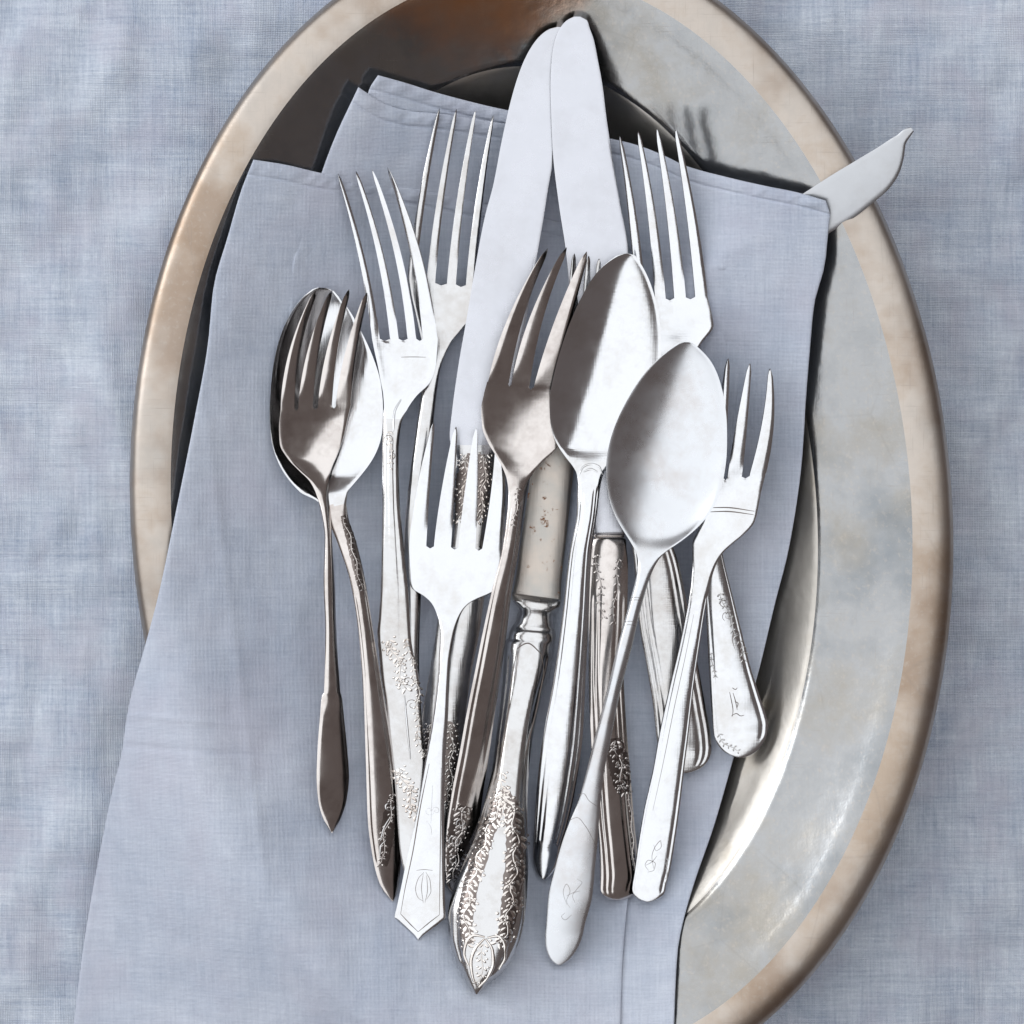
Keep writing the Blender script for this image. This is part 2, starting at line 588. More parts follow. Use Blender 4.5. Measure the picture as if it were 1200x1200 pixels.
        for j, (c, u) in enumerate(cols):
            if c != int(c):
                gpy[0, j] += 2.6                       # rounded slot ends
        gpx = np.r_[tx, gpx]
        gpy = np.r_[ty, gpy]
        z = np.r_[tz, z]
        isgap = np.zeros(nc - 1, bool)
        for j in range(nc - 1):
            a, b = cols[j][0], cols[j + 1][0]
            if a != int(a) or b != int(b):
                isgap[j] = True
    th = np.full_like(z, thick)
    if nt:
        th[:nrt] = thick * 0.9
    rows_cy = gpy.mean(1)
    ITEMS[key] = dict(px=gpx, py=gpy, z=z * 1e-3, th=th * 1e-3, nrt=nrt, gap=isgap, cols=cols if nt else None, nt=nt,
                      axis=(gpy - gpy.mean()) * 1e-3, cy=rows_cy)
    return ITEMS[key]


def settle(key, field, tilt=(-60, 60, 25), roll=(0, 0, 1), mask=None, gap=0.00012):
    """let a piece come to rest: the tilt and roll with the lowest centre of mass that clear everything below"""
    it = ITEMS[key]
    px, py, z = it['px'], it['py'], it['z']
    low = z - 0.45 * it['th']
    sup = field.at(px, py)
    ok = np.ones_like(z, bool) if mask is None else mask(px, py)
    ok[:, :4] = False
    ok[:, -4:] = False
    mx, my = px.mean(), py.mean()
    best = None
    for tl in np.linspace(*tilt):
        for rl in np.linspace(*roll):
            dz = ((py - my) * tl + (px - mx) * rl) * 1e-6
            lift = (sup - low - dz)[ok].max() + gap
            e = (z + dz).mean() + lift
            if best is None or e < best[0]:
                best = (e, tl, rl, lift)
    e, tl, rl, lift = best
    it['z'] = z + ((py - my) * tl + (px - mx) * rl) * 1e-6 + lift
    it['rest'] = (round(tl, 1), round(rl, 1), round(lift * 1e3, 2), round(it['z'].min() * 1e3, 1), round(it['z'].max() * 1e3, 1))


def splat(key, field, rows=None):
    it = ITEMS[key]
    px, py, z = it['px'], it['py'], it['z']
    nrt, gap = it['nrt'], it['gap']
    for a in np.linspace(0, 1, 4):
        for b in np.linspace(0, 1, 3):
            f = lambda q: (q[:-1, :-1] * (1 - a) * (1 - b) + q[1:, :-1] * a * (1 - b) + q[:-1, 1:] * (1 - a) * b + q[1:, 1:] * a * b)
            X, Y, Z = f(px), f(py), f(z)
            keep = np.ones_like(Z, bool)
            keep[:, :3] = False
            keep[:, -3:] = False
            if it['nt']:
                keep[:nrt][:, gap] = False
            if rows is not None:
                keep &= rows(X, Y)
            field.splat(X[keep], Y[keep], Z[keep])


def grid_normals(V):
    du = np.gradient(V, axis=0)
    dv = np.gradient(V, axis=1)
    n = np.cross(dv, du)
    n *= np.where(n[..., 2:3] < 0, -1, 1)
    l = np.linalg.norm(n, axis=-1, keepdims=True)
    n = n / np.maximum(l, 1e-14)
    bad = l[..., 0] < 1e-13
    n[bad] = (0, 0, 1)
    return n


def build_item(key, name, label, cat, group, parts):
    """parts: list of (part name, y limit, material) from the head downwards; tines come first when there are any"""
    it = ITEMS[key]
    px, py, z, th = it['px'], it['py'], it['z'], it['th']
    X, Y = P(px, py, z)
    V = np.stack([X, Y, z], -1)
    nr, nc, _ = V.shape
    N = grid_normals(V)
    if it['nt']:                      # tines: cross-tine slope from their own columns only
        nrt = it['nrt']
        for i in range(it['nt']):
            js = [j for j, c in enumerate(it['cols']) if c[0] == i]
            sub = V[:nrt + 1][:, js]
            n_t = grid_normals(sub)
            w = smooth(np.arange(nrt, -1, -1) / nrt, 0.0, 0.12)[:, None, None]
            base = N[:nrt + 1][:, js]
            m = n_t * w + base * (1 - w)
            N[:nrt + 1, js[0]:js[-1] + 1] = m / np.linalg.norm(m, axis=-1, keepdims=True)
        for j, c in enumerate(it['cols']):
            if c[0] != int(c[0]):
                N[nrt, j] = N[nrt + 2, j]
    it['V'], it['N'] = V, N
    B = V.copy()
    cxy = V.mean(1, keepdims=True)
    B[..., 2] -= th
    # face -> part index
    nrt = it['nrt']
    ycut = it['cy']
    pidx = np.full((nr - 1, nc - 1), -1)
    yc = (py[:-1, :-1] + py[1:, 1:]) / 2
    names = []
    lo = -1e9
    for k, (pn, ylim, mat) in enumerate(parts):
        sel = (yc < ylim) & (yc >= lo)
        pidx[sel] = k
        names.append((pn, mat))
        lo = ylim
    if it['nt']:
        pidx[:nrt] = -1
        for i in range(it['nt']):
            for j in range(nc - 1):
                if it['cols'][j][0] == i and it['cols'][j + 1][0] == i:
                    pidx[:nrt, j] = len(parts) + i
        for i in range(it['nt']):
            names.append(("tine", parts[0][2]))
    base = V[-1].mean(0)
    base[2] = B[..., 2].min()
    c = V.reshape(-1, 3).mean(0)
    root = empty(name, (c[0], c[1], B[..., 2].min()))
    tag(root, label, cat, group)
    made = []
    for k, (pn, mat) in enumerate(names):
        sel = pidx == k
        if not sel.any():
            continue
        ii, jj = np.nonzero(sel)
        used = {}
        vs_, ns_, fs = [], [], []

        def vid(kind, i, j, nrm):
            kk = (kind, i, j)
            if kk not in used:
                used[kk] = len(vs_)
                vs_.append(V[i, j] if kind in ('t', 'wt', 'et') else B[i, j])
                ns_.append(nrm)
            return used[kk]

        for i, j in zip(ii, jj):
            fs.append([vid('t', a, b, N[a, b]) for a, b in ((i, j), (i + 1, j), (i + 1, j + 1), (i, j + 1))])
            fs.append([vid('b', a, b, -N[a, b]) for a, b in ((i, j), (i, j + 1), (i + 1, j + 1), (i + 1, j))])
        # side walls along outside edges (edges between two parts stay open)
        full = pidx >= 0

        def wall(a, b, out):
            d = V[b] - V[a]
            n = np.array([d[1], -d[0], 0.0])
            l = np.linalg.norm(n)
            if l < 1e-9:
                return
            n /= l
            if n @ out < 0:
                n = -n
            tagk = 'w%d%d' % (int(round(out[0])), int(round(out[1])))
            ids = []
            for kind, q in ((0, a), (0, b), (1, b), (1, a)):
                kk = (tagk, kind, q)
                if kk not in used:
                    used[kk] = len(vs_)
                    vs_.append(V[q] if kind == 0 else B[q])
                    ns_.append(n + (0.0, 0.0, 0.0))
                else:
                    ns_[used[kk]] = ns_[used[kk]] + n
                ids.append(used[kk])
            fs.append(ids)

        for i, j in zip(ii, jj):
            ctr = V[i:i + 2, j:j + 2].reshape(-1, 3).mean(0)
            for (a, b, ni, nj) in (((i, j), (i + 1, j), i, j - 1), ((i, j + 1), (i + 1, j + 1), i, j + 1),
                                   ((i, j), (i, j + 1), i - 1, j), ((i + 1, j), (i + 1, j + 1), i + 1, j)):
                if not (0 <= ni < nr - 1 and 0 <= nj < nc - 1 and full[ni, nj]):
                    mid = (V[a] + V[b]) / 2 - ctr
                    mid[2] = 0
                    l = np.linalg.norm(mid)
                    if l > 1e-9:
                        wall(a, b, mid / l)
        ns_ = np.array(ns_)
        ns_ /= np.maximum(np.linalg.norm(ns_, axis=1, keepdims=True), 1e-9)
        o = link_mesh(pn, vs_, fs, mat, root, ns_)
        made.append(o)
    it['root'] = root
    return root, made


def surf(it, px, py):
    """surface height and normal of a built piece under a photograph pixel"""
    d = (it['px'] - px) ** 2 + (it['py'] - py) ** 2
    k = np.unravel_index(np.argmin(d), d.shape)
    z, n = it['z'][k], it['N'][k]
    dx, dy = (px - it['px'][k]) * PX, -(py - it['py'][k]) * PX
    dz = -(n[0] * dx + n[1] * dy) / max(n[2], 0.3)
    return z + float(np.clip(dz, -0.001, 0.001)), n, d[k]


# small low dome used for beads, petals and leaves
def _dome(n=7):
    v = [(0, 0, 1.0)]
    for r, h in ((0.6, 0.75), (1.0, 0.0)):
        for a in range(n):
            t = 2 * math.pi * a / n
            v.append((r * math.cos(t), r * math.sin(t), h))
    f = [(0, 1 + a, 1 + (a + 1) % n) for a in range(n)]
    f += [(1 + a, 1 + n + a, 1 + n + (a + 1) % n, 1 + (a + 1) % n) for a in range(n)]
    return np.array(v), f


_DV, _DF = _dome()


def relief(key, blobs, name="floral_relief", mat=None, label=None):
    """blobs: (px, py, length px, width px, height mm, angle) raised on the surface of a piece, joined as one part"""
    it = ITEMS[key]
    vs_, fs = [], []
    for (x, y, ln, wd, h, ang) in blobs:
        z, n, d = surf(it, x, y)
        if d > 30:
            continue
        ca, sa = math.cos(ang), math.sin(ang)
        lx, ly = _DV[:, 0] * ln / 2, _DV[:, 1] * wd / 2
        qx, qy = x + lx * ca - ly * sa, y + lx * sa + ly * ca
        X, Y = P(qx, qy, z)
        Xc, Yc = P(x, y, z)
        nz = max(n[2], 0.35)
        dz = -(n[0] * (X - Xc) + n[1] * (Y - Yc)) / nz
        Z = z - 0.00003 + np.clip(dz, -0.002, 0.002) + _DV[:, 2] * h * 1e-3
        k = len(vs_)
        vs_ += np.c_[X, Y, Z].tolist()
        fs += [tuple(k + q for q in f)[::-1] for f in _DF]
    o = link_mesh(name, vs_, fs, mat or M_RELIEF, it['root'])
    o["kind"] = "stuff"
    return o


def strokes(key, lines, name="engraving", wpx=1.1, mat=None, h=0.10):
    """thin lines that follow the surface of a piece (engraved or raised linework)"""
    it = ITEMS[key]
    vs_, fs = [], []
    for ln in lines:
        ln = np.array(ln, float)
        s = np.r_[0, np.cumsum(np.hypot(*np.diff(ln, axis=0).T))]
        k = max(3, int(s[-1] / 1.6))
        q = np.linspace(0, s[-1], k)
        pts = pchip(s, ln, q) if len(ln) > 2 else np.c_[np.interp(q, s, ln[:, 0]), np.interp(q, s, ln[:, 1])]
        b0 = len(vs_)
        m = 0
        for i in range(k):
            x, y = pts[i]
            z, n, d = surf(it, x, y)
            t = pts[min(i + 1, k - 1)] - pts[max(i - 1, 0)]
            t /= max(np.hypot(*t), 1e-6)
            w = wpx / 2 * (0.45 + 0.55 * math.sin(math.pi * (i + 0.5) / k))
            for sgn, hh in ((-1, -0.05), (0, h), (1, -0.05)):
                X, Y = P(x - t[1] * w * sgn, y + t[0] * w * sgn, z)
                vs_.append((float(X), float(Y), z + hh * 1e-3))
            m += 1
        for i in range(m - 1):
            a = b0 + i * 3
            fs.append((a, a + 1, a + 4, a + 3))
            fs.append((a + 1, a + 2, a + 5, a + 4))
    fs = [f[::-1] for f in fs]
    o = link_mesh(name, vs_, fs, mat or M_OXIDE, it['root'])
    if len(lines) > 1 and name != "monogram":
        o["kind"] = "stuff"                # hairlines too fine to pick apart
    return o


def ground(key, path, width, name="oxidised_ground", mat=None):
    """dark oxidised bed under chased work, a thin skin that follows the surface"""
    it = ITEMS[key]
    n = 40
    p = curve(path, n)
    vs_, fs, m = [], [], 9
    for i in range(n):
        t = p[min(i + 1, n - 1)] - p[max(i - 1, 0)]
        t /= max(np.hypot(*t), 1e-6)
        w = width / 2 * (0.35 + 0.65 * math.sin(math.pi * (i + 0.5) / n) ** 0.5) * (0.9 + 0.2 * rr.random())
        for j in range(m):
            k = -1 + 2 * j / (m - 1)
            x, y = p[i][0] - t[1] * w * k, p[i][1] + t[0] * w * k
            z, nn, d = surf(it, x, y)
            X, Y = P(x, y, z)
            vs_.append((float(X), float(Y), z + 0.00004))
    for i in range(n - 1):
        for j in range(m - 1):
            a = i * m + j
            fs.append((a, a + m, a + m + 1, a + 1))
    return link_mesh(name, vs_, fs, mat or M_GROUND, it['root'])


# ------------------------------------------------------------------ small knife slipped under the napkin, tip over the rim
make_item("J", [
    (1067, 149, 1071, 154, 0, 0, 0), (1059, 152, 1066, 161, 0, 0, 0), (1052, 158, 1061, 170, 0, .1, 0), (1045, 162, 1060, 180, 0, .2, 0),
    (1030, 172, 1055, 200, 0, .2, 0), (1015, 181, 1042, 221, 0, .2, 0), (1000, 190, 1025, 236, 0, .2, 0),
    (975, 205, 1001, 255, 0, .2, 0), (944, 225, 972, 273, 0, .2, 0), (900, 253, 929, 303, 0, .2, 0), (850, 287, 880, 336, 0, .2, 0),
    (800, 325, 822, 365, 0, .3, 0), (760, 352, 778, 388, 0, .5, 0), (740, 370, 752, 392, 0, .8, 0), (700, 398, 716, 424, 0, .8, 0),
    (650, 434, 664, 458, 0, .8, 0), (640, 444, 652, 460, 0, .8, 0)], thick=1.4, nc=13, step=6)
settle("J", Field(TRAY_H), (-70, 70, 41), (-110, 40, 41))
_fj = Field(TRAY_H)
splat("J", _fj)

# ------------------------------------------------------------------ draped height of the napkin
def drape(ob, curvature, iters):
    g = curvature * (CELL * PX) ** 2 / 4
    h = ob.copy()
    for _ in range(iters):
        m = h.copy()
        m[1:-1, 1:-1] = 0.25 * (h[:-2, 1:-1] + h[2:, 1:-1] + h[1:-1, :-2] + h[1:-1, 2:]) - g
        h = np.maximum(ob, m)
    return h


_dr = drape(_fj.h, 22.0, 3000)
_soft = _dr.copy()
for _ in range(25):
    _soft[1:-1, 1:-1] = 0.25 * (_soft[:-2, 1:-1] + _soft[2:, 1:-1] + _soft[1:-1, :-2] + _soft[1:-1, 2:])
for _ in range(1300):                                  # stiff linen bridges every hollow with a wide curve
    _dr[1:-1, 1:-1] = 0.25 * (_dr[:-2, 1:-1] + _dr[2:, 1:-1] + _dr[1:-1, :-2] + _dr[1:-1, 2:])
_lift = np.maximum(_fj.h + 0.0004 - _dr, 0)
for _ in range(700):
    m = _lift.copy()
    m[1:-1, 1:-1] = 0.25 * (_lift[:-2, 1:-1] + _lift[2:, 1:-1] + _lift[1:-1, :-2] + _lift[1:-1, 2:])
    _lift = np.maximum(m, np.maximum(_fj.h + 0.0004 - _dr, 0))
_wt = 1 - smooth(GPX, 430, 760) * smooth(GPY, 420, 640)
DRAPE = Field((_dr + _lift) * _wt + np.maximum(_soft, _fj.h + 0.0004) * (1 - _wt))


def curve(pts, n):
    p = np.array(pts, float)
    s = np.r_[0, np.cumsum(np.hypot(*np.diff(p, axis=0).T))]
    return pchip(s, p, np.linspace(0, s[-1], n))


def build_layer(name, root, top, right, left, bottom, lift, th, seed, marks=()):
    L, Rr = curve(left, 61), curve(right, 61)
    Tp, Bt = curve(top, 61), curve(bottom, 61)
    nu = int(np.hypot(*(np.array(top[-1]) - top[0])) / 3.2)
    nv = int(np.hypot(*(np.array(left[-1]) - left[0])) / 3.2)

    def axis(n, e):
        core = np.linspace(0, 1, n)
        return np.unique(np.r_[0, e * np.array([.15, .4, .7, 1.0]), core[2:-2], 1 - e * np.array([.15, .4, .7, 1.0]), 1])
    u, v = axis(nu, 6.0 / (nu * 3.2)), axis(nv, 6.0 / (nv * 3.2))
    v = np.unique(np.round(np.r_[v, np.arange(8, 30, 1.2) / (nv * 3.2)], 6))
    q = np.linspace(0, 1, 61)
    ip = lambda C, t: np.stack([np.interp(t, q, C[:, 0]), np.interp(t, q, C[:, 1])], -1)
    U, Vv = np.meshgrid(u, v, indexing='ij')
    c00, c10, c01, c11 = [np.array(a, float) for a in (top[0], top[-1], bottom[0], bottom[-1])]
    p = ((1 - Vv)[..., None] * ip(Tp, U) + Vv[..., None] * ip(Bt, U) + (1 - U)[..., None] * ip(L, Vv) + U[..., None] * ip(Rr, Vv)
         - ((1 - U) * (1 - Vv))[..., None] * c00 - (U * (1 - Vv))[..., None] * c10 - ((1 - U) * Vv)[..., None] * c01 - (U * Vv)[..., None] * c11)
    px, py = p[..., 0], p[..., 1]
    W = np.hypot(*(c10 - c00))
    Hh = np.hypot(*(c01 - c00))
    du = np.minimum(U, 1 - U) * W
    dt, db = Vv * Hh, (1 - Vv) * Hh
    z = DRAPE.at(px, py) + lift + th
    z = z + 0.0020 * vnoise(px / 110 + seed, py / 150, seed) + 0.0009 * vnoise(px / 38, py / 60 + seed, seed + 1) + 0.00026 * vnoise(px / 15, py / 18, seed + 2) + 0.0005 * np.abs(vnoise(px / 70 + py / 160, py / 75, seed + 6))
    # hem: stitched groove with puckers along the free edges
    pk = vnoise(px / 9 + py / 9, py / 80, seed + 4)
    z = z + np.exp(-((dt - 9) / 8) ** 2) * (0.00030 + 0.0008 * pk) - (0.00045 + 0.0004 * pk) * np.exp(-((dt - 19) / 1.9) ** 2)
    for (a, b, dep, wd) in marks:                      # pressed fold lines
        a, b = np.array(a, float), np.array(b, float)
        d = b - a
        l = np.hypot(*d)
        t = ((px - a[0]) * d[0] + (py - a[1]) * d[1]) / l / l
        dist = ((px - a[0]) * -d[1] + (py - a[1]) * d[0]) / l
        z = z + dep * 1e-3 * np.exp(-(dist / wd) ** 2) * smooth(t, -0.05, 0.05) * (1 - smooth(t, 0.9, 1.1))
    de = np.minimum(np.minimum(du, dt), db)
    e = np.clip(1 - de / 5.0, 0, 1)
    z = z - th * (1 - np.sqrt(np.clip(1 - e ** 2, 0, 1)) * 0.6 - 0.4) * 0.9
    zb = z - th * (0.35 + 0.65 * (1 - e))
    X, Y = P(px, py, z)
    nU, nV = len(u), len(v)
    i = np.arange(nU * nV).reshape(nU, nV)
    fa = np.stack([i[:-1, :-1], i[:-1, 1:], i[1:, 1:], i[1:, :-1]], -1).reshape(-1, 4)
    fb = fa[:, ::-1] + nU * nV
    ring = np.r_[i[:, 0], i[-1, 1:], i[-2::-1, -1], i[0, -2:0:-1]]
    r2 = np.roll(ring, -1)
    fw = np.stack([ring, r2, r2 + nU * nV, ring + nU * nV], -1)
    vv = np.concatenate([np.stack([X, Y, z], -1).reshape(-1, 3), np.stack([X, Y, zb], -1).reshape(-1, 3)])
    # direction of the wall faces follows the ring; the cloth material is two sided
    return link_mesh(name, vv, np.concatenate([fa, fb, fw]), M_NAPKIN, root)


def build_napkin():
    root = empty("napkin", (*P(560, 640, 0.004), 0.004))
    tag(root, "smooth lavender-blue folded linen napkin laid across the tray under the cutlery", "napkin")
    build_layer("back_fold", root,
                [(443, 88), (475, 97), (510, 108), (567, 123), (640, 140), (700, 170)],
                [(700, 170), (705, 240), (710, 330)], [(443, 88), (433, 104), (415, 180), (405, 300)], [(405, 300), (560, 318), (710, 330)],
                0.0000, 0.0008, 11)
    build_layer("middle_fold", root,
                [(420, 102), (450, 121), (480, 130), (513, 133), (593, 145), (680, 156), (732, 166), (750, 171), (780, 183), (803, 194), (850, 207), (898, 218), (933, 225), (968, 235)],
                [(968, 235), (973, 252), (971, 268), (967, 308), (954, 358), (949, 412), (945, 460), (940, 537), (925, 640), (908, 708), (890, 783), (860, 887), (837, 967), (812, 1040), (800, 1083), (794, 1117), (789, 1230)],
                [(420, 102), (410, 123), (395, 155), (376, 205), (340, 330), (330, 600), (330, 900), (330, 1230)],
                [(330, 1230), (560, 1230), (789, 1230)],
                0.0009, 0.0008, 23)
    build_layer("front_fold", root,
                [(297, 187), (335, 193), (373, 202), (430, 212), (490, 222), (560, 237), (640, 256), (720, 275), (800, 294), (830, 300), (852, 309), (874, 315)],
                [(874, 315), (878, 330), (876, 360), (870, 417), (866, 448), (858, 500), (830, 640), (804, 750), (760, 950), (735, 1062), (729, 1140), (727, 1230)],
                [(297, 187), (283, 222), (267, 277), (250, 338), (244, 400), (228, 490), (206, 600), (185, 700), (169, 760), (152, 822), (147, 850), (143, 880), (131, 930), (112, 1025), (97, 1115), (83, 1230)],
                [(83, 1230), (400, 1232), (727, 1230)],
                0.0018, 0.0008, 37,
                [((150, 838), (290, 850), 0.50, 3.0), ((146, 874), (300, 886), -0.50, 3.0), ((858, 318), (846, 470), -0.30, 2.5), ((290, 850), (700, 930), 0.20, 5), ((240, 480), (330, 1180), 0.25, 7)])


build_napkin()

FIELD = Field(np.where(GPY > 100 + 0.23 * (GPX - 420) + 30, np.maximum(TRAY_H, DRAPE.h + 0.0029), TRAY_H + 0.0012))

# ------------------------------------------------------------------ the cutlery, from the bottom of the pile upwards
# --- four-tined fork lying half under the long left knife
make_item("L2", [
    (477, 329, 557, 335, 3.0, -.8, 0), (481, 350, 556, 355, 2.0, -1.0, 0), (487, 372, 551, 374, 1.2, -1.0, 0), (492, 390, 541, 386, 1.0, -.8, 0),
    (495, 405, 528, 402, 1.2, -.3, 0), (496, 430, 516, 432, 2.2, .2, 0), (494, 458, 512, 458, 3.5, .6, 0), (489, 495, 508, 493, 5.0, .7, 0),
    (480, 560, 501, 560, 6.0, .7, 0), (473, 630, 495, 630, 5.6, .7, 0), (471, 700, 493, 700, 4.5, .7, 0), (470, 770, 491, 770, 3.2, .7, 0),
    (468, 860, 492, 860, 1.8, .7, 0), (467, 930, 492, 930, .8, .6, 0), (472, 955, 486, 955, .6, .4, 0), (478, 962, 480, 962, .6, 0, 0)],
    tines=[(482, 327, 5, 515, 127, 1.4, -3), (505, 329, 5, 535, 128, 1.4, -3), (529, 332, 5.2, 557, 130, 1.4, -3), (551.5, 334, 5.5, 578, 135, 1.4, -3)],
    tine_z=(-.6, 5.5, 2), thick=1.7)
settle("L2", FIELD)
splat("L2", FIELD)

# --- wide round-bowled spoon at the far left
make_item("S", [
    (372, 337, 383, 337.5, 5, 0, 0), (366, 339, 391, 341, 4.8, 0, 0), (356, 346, 399, 350, 4.6, 0, 0), (347, 357, 408, 361, 4.3, 0, 0), (333, 382, 422, 386, 3.7, 0, 0),
    (323, 413, 435, 413, 3.0, 0, 0), (318, 447, 446, 447, 2.4, 0, 0), (316, 480, 449, 478, 2.0, 0, 0), (317, 510, 448, 508, 1.8, 0, 0),
    (324, 538, 439, 535, 1.8, 0, 0), (336, 560, 424, 556, 2.2, 0, 0), (352, 577, 412, 570, 3.0, 0, 0), (370, 586, 407, 578, 3.6, 0, 0), (381, 596, 406, 590, 4.2, .5, 0),
    (386, 612, 408, 606, 5.0, .9, 0.2), (397, 640, 417, 634, 6.0, 1.0, .3), (410, 680, 427, 676, 6.8, 1.0, .5), (420, 740, 437, 738, 6.2, 1.0, .6), (425, 800, 447, 800, 4.8, 1.0, .8),
    (427, 840, 454, 840, 3.8, 1.0, 1.0), (429, 900, 464, 900, 2.4, .9, 1.2), (431, 960, 470, 960, 1.2, .8, 1.3), (436, 1000, 470, 1000, .7, .7, 1.3), (443, 1030, 468, 1030, .4, .5, 1.0),
    (450, 1045, 465, 1046, .3, .3, .5), (459, 1056, 461, 1056, .3, 0, 0)], bowl=(330, 585, 4.8), thick=1.5, grooves=[(.72, .09, .22, 700, 1010)])
settle("S", FIELD, roll=(-60, 60, 25))
splat("S", FIELD)

# --- four-tined fork on the right whose ornate handle ends beside the tray wall
make_item("R", [
    (745, 352, 829, 347, 3.4, -.3, 0), (746, 365, 834, 368, 2.8, -.4, 0), (749, 385, 836, 382, 2.2, -.4, 0), (760, 405, 822, 402, 1.8, -.3, 0),
    (772, 420, 813, 418, 1.8, 0, 0), (786, 440, 810, 440, 2.6, .4, 0), (796, 480, 816, 480, 4.0, .7, 0), (806, 540, 825, 540, 5.2, .8, 0),
    (818, 610, 840, 610, 5.0, .8, 0), (824, 655, 847, 651, 4.2, .8, 0), (827, 700, 859, 700, 3.2, .7, 0), (829, 740, 869, 740, 2.4, .7, 0), (831, 780, 879, 780, 1.7, .7, 0),
    (833, 815, 890, 815, 1.2, .7, 0), (835, 842, 898, 840, .8, .6, 0), (836, 853, 900, 849, .7, .6, 0)] + cap(836, 853, 900, 849, 1, 37, .6, .6),
    tines=[(751, 352, 6, 726.5, 160, 1.6, 3), (774, 351, 6.2, 748, 154, 1.6, 3), (797, 349, 6.8, 770, 152, 1.6, 3), (822, 347, 7.2, 791.5, 150, 1.6, 3)],
    tine_z=(-.8, 5, 2), tine_dome=.11, thick=1.7, grooves=[(.80, .07, .25, 640, 866)])
settle("R", FIELD)
splat("R", FIELD)

# --- hollow-handled knife with the chased flowers; its blade lies low, its handle rides over the brown fork
make_item("D", [
    (648, 396, 690, 392, 2.0, .3, 0), (640, 420, 687, 416, 2.0, .55, 0), (630, 500, 680, 490, 2.0, .55, 0), (620, 570, 671, 562, 2.0, .55, 0), (611, 630, 664, 626, 2.0, .55, 0), (601, 694, 657, 702, 2.0, .55, 0),
    (600, 697, 657, 705, 2.6, .6, 0), (600, 703, 656, 711, 2.6, 1.5, 0), (604, 708, 652, 715, 2.2, 1.8, 0), (608, 713, 648, 718, 2.0, 2.4, 0), (606, 722, 648, 727, 2.0, 3.2, 0), (604, 730, 648, 734, 2.0, 3.0, 0),
    (600, 735, 650, 739, 2.2, 2.2, 0), (597, 741, 651, 745, 2.2, 3.2, 0), (596, 748, 650, 751, 2.2, 2.8, 0), (592, 752, 648, 755, 2.0, 3.4, 0), (591, 766, 647, 768, 2.0, 3.9, 0), (590, 785, 644, 785, 2.0, 4.0, 0),
    (587, 820, 634, 820, 2.0, 4.0, 0), (582, 860, 625, 860, 2.0, 4.0, 0), (577, 900, 620, 900, 2.0, 4.1, 0), (568, 940, 618, 940, 2.0, 4.3, 0), (557, 980, 618, 980, 2.0, 4.6, 0),
    (543, 1012, 619, 1012, 2.0, 4.8, 0), (532, 1040, 618, 1040, 2.0, 4.9, 0), (525, 1073, 615, 1073, 2.0, 4.8, 0), (526, 1098, 610, 1098, 2.0, 4.4, 0), (532, 1120, 601, 1120, 2.0, 3.8, 0),
    (540, 1139, 586, 1142, 2.0, 3.0, 0), (545, 1148, 574, 1150, 2.0, 2.4, 0), (551, 1158, 567, 1159, 2.0, 1.4, 0), (557, 1165, 560, 1165, 2.0, .3, 0)],
    thick=2.0, flat=3.2, grooves=[(.76, .08, .45, 768, 1128)])
it = ITEMS["D"]
cy = it['py']
it['th'] = np.where(cy < 700, 0.0018, 0.0036)
_blade = 0.0072 + np.interp(cy, [390, 600, 700], [0, 0.0006, 0.0016])
_arm = np.maximum(cy - 700, 0)
_need = (FIELD.at(it['px'], it['py']) + 0.0003 - (it['z'] + _blade - it['th'] * 0.8))[(cy > 900) & (_arm > 0)]
_slope = max(0.0106 / 465, (_need / _arm[(cy > 900) & (_arm > 0)]).max())
it['z'] = it['z'] + _blade + _slope * _arm
FIELD_D = Field(FIELD.h)
splat("D", FIELD_D, lambda X, Y: Y < 705)
splat("D", FIELD, lambda X, Y: Y < 705)

# --- the two long table knives whose rounded blades cross at the top
make_item("A", [
    (652, 31.5, 660, 32, 1.5, 0, 0), (644, 34, 664, 36, 1.5, .05, 0), (634, 41, 666, 44, 1.5, .1, 0), (624, 53, 667, 56, 1.5, .1, 0), (612, 76, 667, 78, 1.5, .1, 0), (600, 113, 662, 113, 1.5, .1, 0),
    (588, 165, 653, 165, 1.5, .1, 0), (578, 217, 643, 217, 1.5, .1, 0), (568, 255, 637, 255, 1.5, .1, 0), (557, 313, 627, 313, 1.5, .1, 0), (547, 372, 617, 372, 1.5, .1, 0), (537, 430, 606, 430, 1.5, .1, 0),
    (530, 480, 596, 480, 1.5, .1, 0), (527, 512, 590, 512, 1.5, .2, 0), (530, 528, 586, 528, 2.0, .8, 0), (533, 540, 583, 540, 2.2, 1.4, 0), (531, 552, 582, 552, 2.0, 1.4, 0), (527, 600, 578, 600, 2.0, 1.6, 0),
    (519, 680, 570, 680, 2.0, 1.6, 0), (511, 740, 562, 740, 2.0, 1.6, 0), (503, 790, 552, 790, 2.0, 1.6, 0), (494, 845, 545, 845, 2.0, 1.6, 0), (491, 900, 541, 900, 2.0, 1.6, 0), (491, 950, 537, 950, 2.0, 1.4, 0),
    (496, 985, 528, 985, 2.0, 1.0, 0), (508, 1000, 518, 1000, 2.0, .3, 0)], thick=2.4, edge=.14)
settle("A", FIELD, (-70, 20, 37))
splat("A", FIELD)

